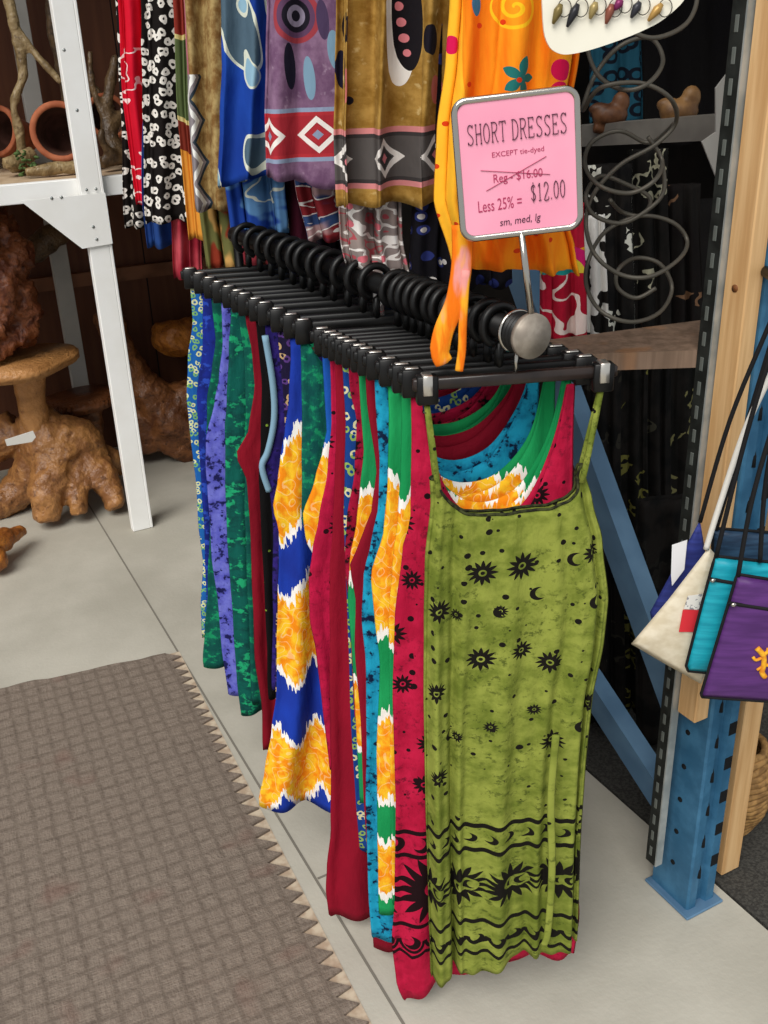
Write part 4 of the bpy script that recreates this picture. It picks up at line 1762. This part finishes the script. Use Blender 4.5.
m_strapb = material('black_cord', '#121113', .8)
m_white = material('white_cord', '#dcd8d0', .8)
m_cream = material('cream_canvas', slub('#cdbfa4', '#e0d5bf', 60, 40), .9)
m_tealb = material('teal_silk', slub('#0f8ba0', '#23a9bb'), .45)
m_purp = material('purple_silk', slub('#4a2660', '#5d3276'), .5)
m_navyb = material('navy_silk', slub('#1e2f45', '#33506b'), .5)
m_blueb = material('indigo_cloth', slub('#262e6e', '#343f8c'), .7)
bag('indigo cloth bag mostly hidden behind the cream canvas bag', [(700, 520), (650, 612), (655, 640), (720, 640)], 1.36, .006, m_blueb, [[(700, 522, 0), (730, 420, 0), (772, 318, 0), (800, 250, 0)]], strap_mat=m_strapb)
nb = bag('dark navy blue shoulder bag with a black top edge, behind the teal bag', [(713, 528), (712, 560), (716, 640), (800, 650), (805, 535)], 1.33, .008, m_navyb,
         [[(716, 530, 0), (742, 440, 0), (775, 330, 0), (800, 250, 0)]], piping=m_strapb, strap_mat=m_strapb)
cb2 = bag('cream canvas bag with a red and white tag', [(709, 547), (668, 600), (631, 644), (665, 664), (701, 684), (722, 640), (720, 560)], 1.30, .008, m_cream,
          [[(706, 549, 0), (718, 510, 0), (745, 430, 0), (775, 365, 0), (800, 300, 0)]], strap_mat=m_white, strap_r=.0045)
bm = bmesh.new()
prism(bm, [aty(x, y, 1.2895) for x, y in ((683, 610), (699, 610), (695, 632), (679, 632))], Vector((0, .0008, 0)))
obj('red_tag', bm, material('red_tag', '#d8303a', .7), cb2, smooth=False)
bm = bmesh.new()
prism(bm, [aty(x, y, 1.2897) for x, y in ((688, 596), (703, 594), (699, 610), (684, 609))], Vector((0, .0008, 0)))
obj('white_tag', bm, material('white_tag', lambda: mix(op('GREATER_THAN', noise(objco(), 160, 2), .6), '#e2ded8', '#8f8d92'), .7), cb2, smooth=False)
bm = bmesh.new()
prism(bm, [aty(x, y, 1.335) for x, y in ((672, 545), (687, 540), (684, 570), (672, 586), (671, 575))], Vector((.001, .001, 0)))
pt = obj('paper_tag', bm, material('paper_white', '#e9e8ea', .7), smooth=False)
tag(pt, 'blank white paper tag dangling left of the cream canvas bag', 'tag')
bag('teal slubbed silk bag with a black zipper, between the cream and purple bags', [(715, 556), (703, 600), (686, 666), (688, 671), (740, 676), (800, 670), (806, 566)], 1.27, .008, m_tealb,
    [[(716, 557, 0), (745, 440, 0), (778, 330, 0), (800, 260, 0)], [(760, 562, -.006), (766, 480, 0), (785, 380, 0)]], piping=m_strapb, strap_mat=m_strapb, flap=(((710, 579), (790, 592)), m_strapb, .03))
pb2_ = bag('purple slubbed silk bag with an orange embroidered motif', [(737, 574), (728, 605), (701, 694), (702, 697), (760, 701), (830, 704), (835, 590)], 1.24, .008, m_purp,
           [[(738, 576, 0), (752, 500, 0), (775, 420, 0), (800, 350, 0)]], piping=m_strapb, strap_mat=m_strapb, flap=(((729, 603), (826, 618)), m_strapb, .04))
bm = bmesh.new()
for path, r_ in (([(757, 648), (763, 655), (764, 663), (762, 672), (765, 677)], .0042), ([(762, 656), (770, 650), (775, 646)], .0028), ([(763, 657), (756, 660), (753, 657)], .0024),
                 ([(764, 664), (772, 666), (778, 662)], .0026), ([(763, 666), (757, 670)], .0022), ([(768, 648), (766, 655)], .002)):
    tube(bm, spline([aty(x, y, 1.2312) for x, y in path], 4), r_, 8)
obj('embroidery', bm, material('orange_thread', speckled('#d8841c', '#f2b32c', 90), .7), pb2_)
# pole carrying the straps, just beyond the picture's edge
bm = bmesh.new()
hk = aty(800, 290, 1.3)
tube(bm, [Vector((hk.x, 1.20, hk.z - .012)), Vector((hk.x + .02, 1.48, hk.z - .012))], .008, 10)
tag(obj('bag_peg', bm, m_tube), 'dark peg holding the bag straps at the right edge', 'peg')
# basket-like brown bundle on the ground at the right edge
bm = bmesh.new()
c_ = W(1.46, 1.20, .0)
prof = [(.05, .003), (.075, .05), (.085, .11), (.08, .16), (.06, .20)]
for k, (r_, z_) in enumerate(prof[:-1]):
    pass
tubes = []
for k in range(16):
    z_ = .012 + k * .013
    r_ = .06 + .03 * math.sin(math.pi * (k + 1) / 17)
    tube(bm, [c_ + Vector((math.cos(t) * r_, math.sin(t) * r_, z_ + .003 * math.sin(6 * t + k))) for t in [2 * math.pi * j / 28 for j in range(28)]], .0085, 8, closed=True)
o = obj('woven_basket', bm, material('wicker', speckled('#7a5a34', '#a8814e', 60), .7))
tag(o, 'brown wicker basket on the ground right of the thin pine batten', 'basket')

# ================================================================== SHELF UNIT AND ROOTS ON THE LEFT
m_whitep = material('white_paint', speckled('#f3f2ee', '#fafaf8', 6), .5)
m_greyp = material('grey_paint', speckled('#a5a29c', '#b4b1ab', 6), .6)
m_board = material('shelf_board', lambda: mix(step(noise(objco(), 16, 4), .3, .7), '#b59a7c', '#cdb597'), .7)
unit = empty('shelf_unit', W(.72, 3.42), 'white painted timber shelf unit with gusset plates holding driftwood, before the brown wall', 'shelf', rz=math.atan2(E2.y, E2.x))


def fbox(a0, a1, b0, b1, z0, z1, bev=.002):
    bm = bmesh.new()
    box(bm, a0, a1, b0, b1, z0, z1, FRAME, bev)
    return bm


obj('front_post', fbox(.725, .79, 3.385, 3.42, 0.001, 2.5), m_whitep, unit, smooth=False)
obj('side_post_strip', fbox(.79, .80, 3.385, 3.47, 0.001, 2.5), m_whitep, unit, smooth=False)
obj('front_beam', fbox(-.9, 1.35, 3.422, 3.46, 1.185, 1.245), m_whitep, unit, smooth=False)
bm = bmesh.new()
prism(bm, [W(a, 3.383, z) for a, z in ((.535, 1.2), (.80, 1.2), (.80, 1.04), (.70, 1.035))], E1 * -.006)
obj('gusset_plate', bm, m_whitep, unit, smooth=False)
obj('shelf_board', fbox(-.9, 1.35, 3.46, 4.2, 1.215, 1.24), m_board, unit, smooth=False)
for a, nm in ((.73, 'back_post'), (-.6, 'back_post')):
    obj(nm, fbox(a, a + .065, 4.12, 4.16, 0.001, 2.5), m_greyp, unit, smooth=False)
bm = bmesh.new()
tube(bm, [W(.58, 4.05, 1.24), W(.40, 4.05, 1.95)], .03, 4)
obj('cross_strut', bm, m_greyp, unit, smooth=False)
for a, z in ((.742, 1.215), (.772, 1.215), (.745, 1.10), (.75, 1.06), (.752, 1.45), (.74, 1.62), (.63, 1.20), (.66, 1.20)):
    bm = bmesh.new()
    disc(bm, W(a, 3.3855 if z > 1.25 else 3.3765, z), E1, .005, .003, 12, .0005)
    obj('screw', bm, m_zinc, unit)

TX = {}


def ctex(size, depth=3):
    k = (size, depth)
    if k not in TX:
        t = bpy.data.textures.new('root_noise', 'CLOUDS')
        t.noise_scale = size
        t.noise_depth = depth
        TX[k] = t
    return TX[k]


def organic(name, build, mat, label=None, cat=None, group=None, voxel=.012, disp=.03, size=.12, disp2=.0, parent=None, smooth_it=4):
    bm = bmesh.new()
    build(bm)
    o = obj(name, bm, mat, parent)
    rm = o.modifiers.new('fuse', 'REMESH')
    rm.mode = 'VOXEL'
    rm.voxel_size = voxel
    rm.use_smooth_shade = True
    sm = o.modifiers.new('soften', 'SMOOTH')
    sm.iterations = smooth_it
    dp = o.modifiers.new('gnarl', 'DISPLACE')
    dp.texture = ctex(size)
    dp.strength = disp
    dp.mid_level = .5
    if disp2:
        d2 = o.modifiers.new('grain', 'DISPLACE')
        d2.texture = ctex(size * .28, 2)
        d2.strength = disp2
        d2.mid_level = .5
    if label:
        tag(o, label, cat, group)
    return o


def rootmat(name, c1, c2, c3, sc=9):
    def f():
        n = noise(objco(), sc, 5, .65, 1.5)
        c = mix(step(n, .35, .65), c1, c2)
        return mix(step(noise(objco(), sc * 4, 4, .6), .55, .7) * .8, c, c3)
    return material(name, f, .35, spec=.4, bump=lambda: (noise(objco(), 70, 4), .006))


m_root = rootmat('varnished_root', '#7d5230', '#a57443', '#5a3720')
m_root2 = rootmat('dark_root', '#5d3722', '#8a5833', '#38200f')
m_burl = rootmat('red_burl', '#5a2c1a', '#8a5233', '#3a1c14', 14)
m_burl_low = rootmat('orange_root', '#8a4f22', '#b9752f', '#5e3218', 12)
m_slab = rootmat('slab_wood', '#97683a', '#b98550', '#7a4f2c', 5)
m_drift = rootmat('driftwood', '#75603f', '#a08a64', '#544028', 12)
m_drift2 = rootmat('dark_driftwood', '#4a3826', '#6b5439', '#31251a', 12)


def tb(bm, pts, rad, n=10):
    sp_ = spline([W(*p) for p in pts], 5)
    m_ = len(pts)
    rr = []
    for q in range(len(sp_)):
        t = q / 5
        i_ = min(int(t), m_ - 2)
        rr.append(lerp(rad[i_], rad[i_ + 1], min(1, t - i_)))
    tube(bm, sp_, rr, n)


# pedestal table grown from a root: broad knuckled foot, bent stem, round slab
ped = empty('root_table', W(.45, 3.72), 'small table of varnished tree root with knuckled feet and a pale slab top', 'root table')


def foot(bm):
    tb(bm, [(.50, 3.78, .40), (.53, 3.75, .30), (.57, 3.72, .21)], [.065, .10, .12])
    tb(bm, [(.57, 3.72, .32), (.64, 3.73, .27), (.69, 3.75, .18)], [.07, .09, .08])
    tb(bm, [(.55, 3.70, .22), (.49, 3.63, .15), (.465, 3.60, .06), (.46, 3.59, .03)], [.09, .07, .055, .045])
    tb(bm, [(.60, 3.69, .18), (.585, 3.60, .11), (.575, 3.56, .04)], [.07, .042, .032])
    tb(bm, [(.66, 3.71, .20), (.70, 3.62, .12), (.715, 3.56, .035)], [.075, .055, .036])
    tb(bm, [(.70, 3.77, .18), (.79, 3.80, .12), (.86, 3.86, .04)], [.065, .045, .03])
    tb(bm, [(.50, 3.80, .20), (.40, 3.82, .08), (.30, 3.80, .05), (.16, 3.78, .07)], [.085, .07, .055, .06])
    tb(bm, [(.46, 3.86, .32), (.30, 3.9, .25), (.12, 3.92, .22)], [.08, .08, .08])
    tb(bm, [(.24, 3.86, .22), (.1, 3.82, .12), (-.05, 3.8, .05)], [.08, .07, .05])


organic('root_foot', foot, m_root, parent=ped, voxel=.011, disp=.03, size=.07, disp2=.012, smooth_it=2)
organic('stem', lambda bm: tb(bm, [(.51, 3.74, .34), (.50, 3.72, .46), (.51, 3.70, .585)], [.062, .05, .065]), m_slab, parent=ped, voxel=.01, disp=.012, size=.08)
bm = bmesh.new()
rs = random.Random(5)
out = [W(.42 + .26 * math.cos(t) * (1 + .10 * math.sin(3 * t + 1)), 3.72 + .20 * math.sin(t) * (1 + .08 * math.sin(4 * t)), .585) for t in [2 * math.pi * k / 40 for k in range(40)]]
prism(bm, out, Vector((0, 0, .045)))
bmesh.ops.bevel(bm, geom=bm.edges[:], offset=.01, segments=2, affect='EDGES')
sl = obj('slab_top', bm, m_slab, ped)
bm = bmesh.new()
prism(bm, [atb(x, y, 3.55) for x, y in ((5, 440), (33, 431), (36, 437), (32, 442), (7, 446))], E1 * .004)
tag(obj('price_tag', bm, material('tag_card', '#d9d7d0', .6), smooth=False), 'small white price tag tied round the root table', 'tag')


def burl(bm):
    tb(bm, [(.40, 3.76, .66), (.40, 3.76, .80), (.42, 3.78, .95), (.42, 3.80, 1.06), (.40, 3.82, 1.14)], [.15, .17, .165, .15, .09])
    tb(bm, [(.48, 3.70, .72), (.53, 3.68, .82), (.50, 3.68, .93)], [.07, .05, .045])
    tb(bm, [(.44, 3.66, .86), (.52, 3.68, .98), (.57, 3.74, 1.02)], [.07, .06, .045])
    tb(bm, [(.30, 3.70, .75), (.28, 3.68, .9), (.33, 3.68, 1.05)], [.08, .07, .06])


organic('burl_carving', burl, m_burl, 'tall gnarled reddish burl standing on the pale slab table', 'burl', voxel=.011, disp=.085, size=.06, disp2=.03, smooth_it=2)
organic('driftwood_knot', lambda bm: (tb(bm, [(.60, 4.02, .93), (.66, 4.0, .95), (.73, 4.0, .99), (.77, 4.02, .97)], [.04, .05, .05, .03]), tb(bm, [(.70, 4.02, .95), (.68, 4.07, .92), (.70, 4.13, .93)], [.03, .03, .02])),
        m_drift2, 'dark driftwood knot on the grey back post, right of the reddish burl', 'driftwood', voxel=.009, disp=.02, size=.05)

# low slab stool behind
st = empty('slab_stool', W(.72, 3.95), 'low reddish slab stool between the root table and the white post', 'stool')
bm = bmesh.new()
out = [W(.72 + .15 * math.cos(t) * (1 + .1 * math.sin(3 * t)), 3.93 + .12 * math.sin(t) * (1 + .1 * math.sin(2 * t)), .335) for t in [2 * math.pi * k / 36 for k in range(36)]]
prism(bm, out, Vector((0, 0, .05)))
bmesh.ops.bevel(bm, geom=bm.edges[:], offset=.012, segments=2, affect='EDGES')
obj('seat_slab', bm, rootmat('red_slab', '#6b3d22', '#8a5430', '#4c2a18', 7), st)
organic('stump_leg', lambda bm: tb(bm, [(.74, 4.0, .012), (.73, 3.98, .15), (.72, 3.95, .335)], [.10, .065, .08]), m_root2, parent=st, voxel=.012, disp=.03, size=.08)


# root sculpture at the foot of the wall
def sculpt(bm):
    tb(bm, [(.90, 4.10, .66), (.93, 4.06, .52), (.98, 4.04, .36), (1.08, 4.02, .20), (1.20, 4.0, .10)], [.06, .055, .075, .12, .10])
    tb(bm, [(.98, 4.08, .30), (.98, 4.05, .18), (.98, 4.03, .06)], [.09, .10, .06])
    tb(bm, [(1.12, 4.02, .22), (1.22, 4.0, .28)], [.10, .08])
    tb(bm, [(1.06, 4.02, .16), (1.10, 3.99, .06), (1.22, 3.97, .05)], [.09, .06, .05])


organic('root_sculpture', sculpt, m_root2, 'dark bent root sculpture standing against the brown wall', 'root sculpture', voxel=.013, disp=.05, size=.08, disp2=.015)
organic('root_block', lambda bm: (tb(bm, [(1.10, 4.15, .52), (1.18, 4.12, .50), (1.30, 4.12, .50)], [.05, .085, .08]), tb(bm, [(1.30, 4.12, .47), (1.32, 4.14, .3), (1.34, 4.15, .02)], [.08, .07, .08])),
        m_burl_low, 'orange brown root block by the wall, just left of the farthest dress', 'root block', voxel=.012, disp=.05, size=.09)


def paw(bm):
    tb(bm, [(.10, 3.40, .12), (.20, 3.36, .10), (.30, 3.40, .085)], [.06, .055, .035])
    tb(bm, [(.27, 3.38, .09), (.32, 3.44, .075), (.36, 3.47, .07)], [.035, .028, .016])
    tb(bm, [(.20, 3.34, .08), (.235, 3.30, .05), (.24, 3.285, .025)], [.05, .04, .025])
    tb(bm, [(.08, 3.38, .10), (.04, 3.34, .02)], [.05, .03])


organic('root_foot_carving', paw, m_burl_low, 'small orange brown root piece on the concrete at the left edge', 'root piece', voxel=.008, disp=.022, size=.05, disp2=.006)

# pots on the shelf
m_terra = material('terracotta', speckled('#9c5436', '#b46a48', 20), .75)
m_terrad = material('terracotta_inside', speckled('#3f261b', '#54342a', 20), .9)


def pot(p, axis, r, ln, label):
    axis = Vector(axis).normalized()
    q = axis.to_track_quat('Z', 'Y').to_matrix().to_4x4()
    M = Matrix.Translation(p) @ q
    root = empty('terracotta_pot', p, label, 'pot', 'terracotta pots on the shelf')

    def lathe(prof, mat, nm):
        bm = bmesh.new()
        rings_ = [[bm.verts.new(M @ Vector((rr * math.cos(2 * math.pi * k / 32), rr * math.sin(2 * math.pi * k / 32), z))) for k in range(32)] for rr, z in prof]
        for a, b in zip(rings_, rings_[1:]):
            for k in range(32):
                bm.faces.new((a[k], a[(k + 1) % 32], b[(k + 1) % 32], b[k]))
        if nm == 'body':
            bm.faces.new(rings_[0][::-1])
        obj(nm, bm, mat, root)
    lathe([(r * .62, -ln), (r * .86, -.028), (r * .86, -.026)], m_terra, 'body')
    lathe([(r * .86, -.03), (r, -.028), (r * 1.02, -.004), (r, 0), (r * .84, 0), (r * .80, -.006)], m_terra, 'rim')
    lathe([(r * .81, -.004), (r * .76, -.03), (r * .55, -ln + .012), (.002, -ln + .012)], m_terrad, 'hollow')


pot(W(.745, 3.66, 1.375), -E1 * .9 - E2 * .25 + Vector((0, 0, .12)), .095, .17, 'largest terracotta pot lying with its mouth forward beside the white post')
pot(W(.585, 3.93, 1.375), -E1 * .6 - E2 * .75 + Vector((0, 0, .25)), .085, .15, 'terracotta pot tipped sideways left of the largest pot')
pot(W(.98, 3.92, 1.40), -E1 * .95 + E2 * .1 + Vector((0, 0, .2)), .08, .15, 'terracotta pot half hidden right of the white post')

G4 = 'driftwood on the white shelf'
for lb, m_, br in (
    ('pale crooked driftwood stem rising left of the white post', m_drift, [([(.625, 3.78, 1.262), (.635, 3.77, 1.37), (.63, 3.77, 1.46), (.68, 3.78, 1.56), (.68, 3.79, 1.72), (.66, 3.8, 1.95)], [.018, .017, .015, .018, .02, .02]),
                                                                            ([(.68, 3.79, 1.70), (.73, 3.76, 1.61), (.79, 3.72, 1.52)], [.017, .014, .011])]),
    ('dark driftwood branch leaning at the left edge of the shelf', m_drift2, [([(.50, 3.85, 1.25), (.48, 3.85, 1.45), (.52, 3.86, 1.6), (.58, 3.88, 1.72)], [.022, .026, .024, .016]), ([(.49, 3.85, 1.5), (.44, 3.85, 1.62)], [.02, .012])]),
    ('short pale driftwood log lying on the front of the shelf', m_drift, [([(.60, 3.60, 1.262), (.70, 3.60, 1.265), (.82, 3.60, 1.265)], [.016, .022, .02])]),
    ('thick driftwood piece under the tipped pot', m_drift, [([(.55, 3.68, 1.285), (.61, 3.70, 1.295), (.66, 3.73, 1.31)], [.02, .026, .024]), ([(.58, 3.72, 1.268), (.66, 3.78, 1.268)], [.022, .024])]),
    ('branching driftwood stump right of the white post', m_drift2, [([(.92, 3.64, 1.30), (.91, 3.66, 1.36), (.93, 3.70, 1.46), (.99, 3.74, 1.60)], [.032, .028, .021, .015]), ([(.91, 3.66, 1.36), (.97, 3.69, 1.42), (1.03, 3.70, 1.45)], [.026, .017, .012]),
                                                                     ([(.85, 3.59, 1.272), (.92, 3.62, 1.285), (.99, 3.62, 1.272)], [.018, .03, .018]), ([(.915, 3.67, 1.38), (.885, 3.70, 1.5), (.90, 3.72, 1.62)], [.02, .013, .01]),
                                                                     ([(.90, 3.60, 1.29), (.86, 3.58, 1.34), (.87, 3.58, 1.38)], [.018, .014, .01])]),
    ('slim dark driftwood branch crossing behind the white post', m_drift2, [([(.84, 4.0, 1.26), (.86, 4.0, 1.5), (.84, 3.98, 1.72), (.88, 3.98, 1.9)], [.022, .022, .018, .014]), ([(.86, 4.0, 1.6), (.95, 4.0, 1.5), (1.02, 3.98, 1.42)], [.018, .02, .016])]),
):
    organic('driftwood_branch', lambda bm, br=br: [tb(bm, a, b) for a, b in br], m_, lb, 'driftwood', G4, voxel=.008, disp=.014, size=.05)
bm = bmesh.new()
rs = random.Random(9)
for k in range(26):
    c_ = W(.62 + rs.uniform(-.03, .03), 3.64 + rs.uniform(-.02, .02), 1.285 + rs.uniform(-.035, .04))
    ball(bm, c_, .012, (1, .25, .6), 1, Matrix.Rotation(rs.uniform(0, 3), 4, 'Z') @ Matrix.Rotation(rs.uniform(-1, 1), 4, 'X'))
tag(obj('moss_sprig', bm, material('moss', '#4f6638', .9)), 'small green sprig among the driftwood on the shelf', 'greenery')
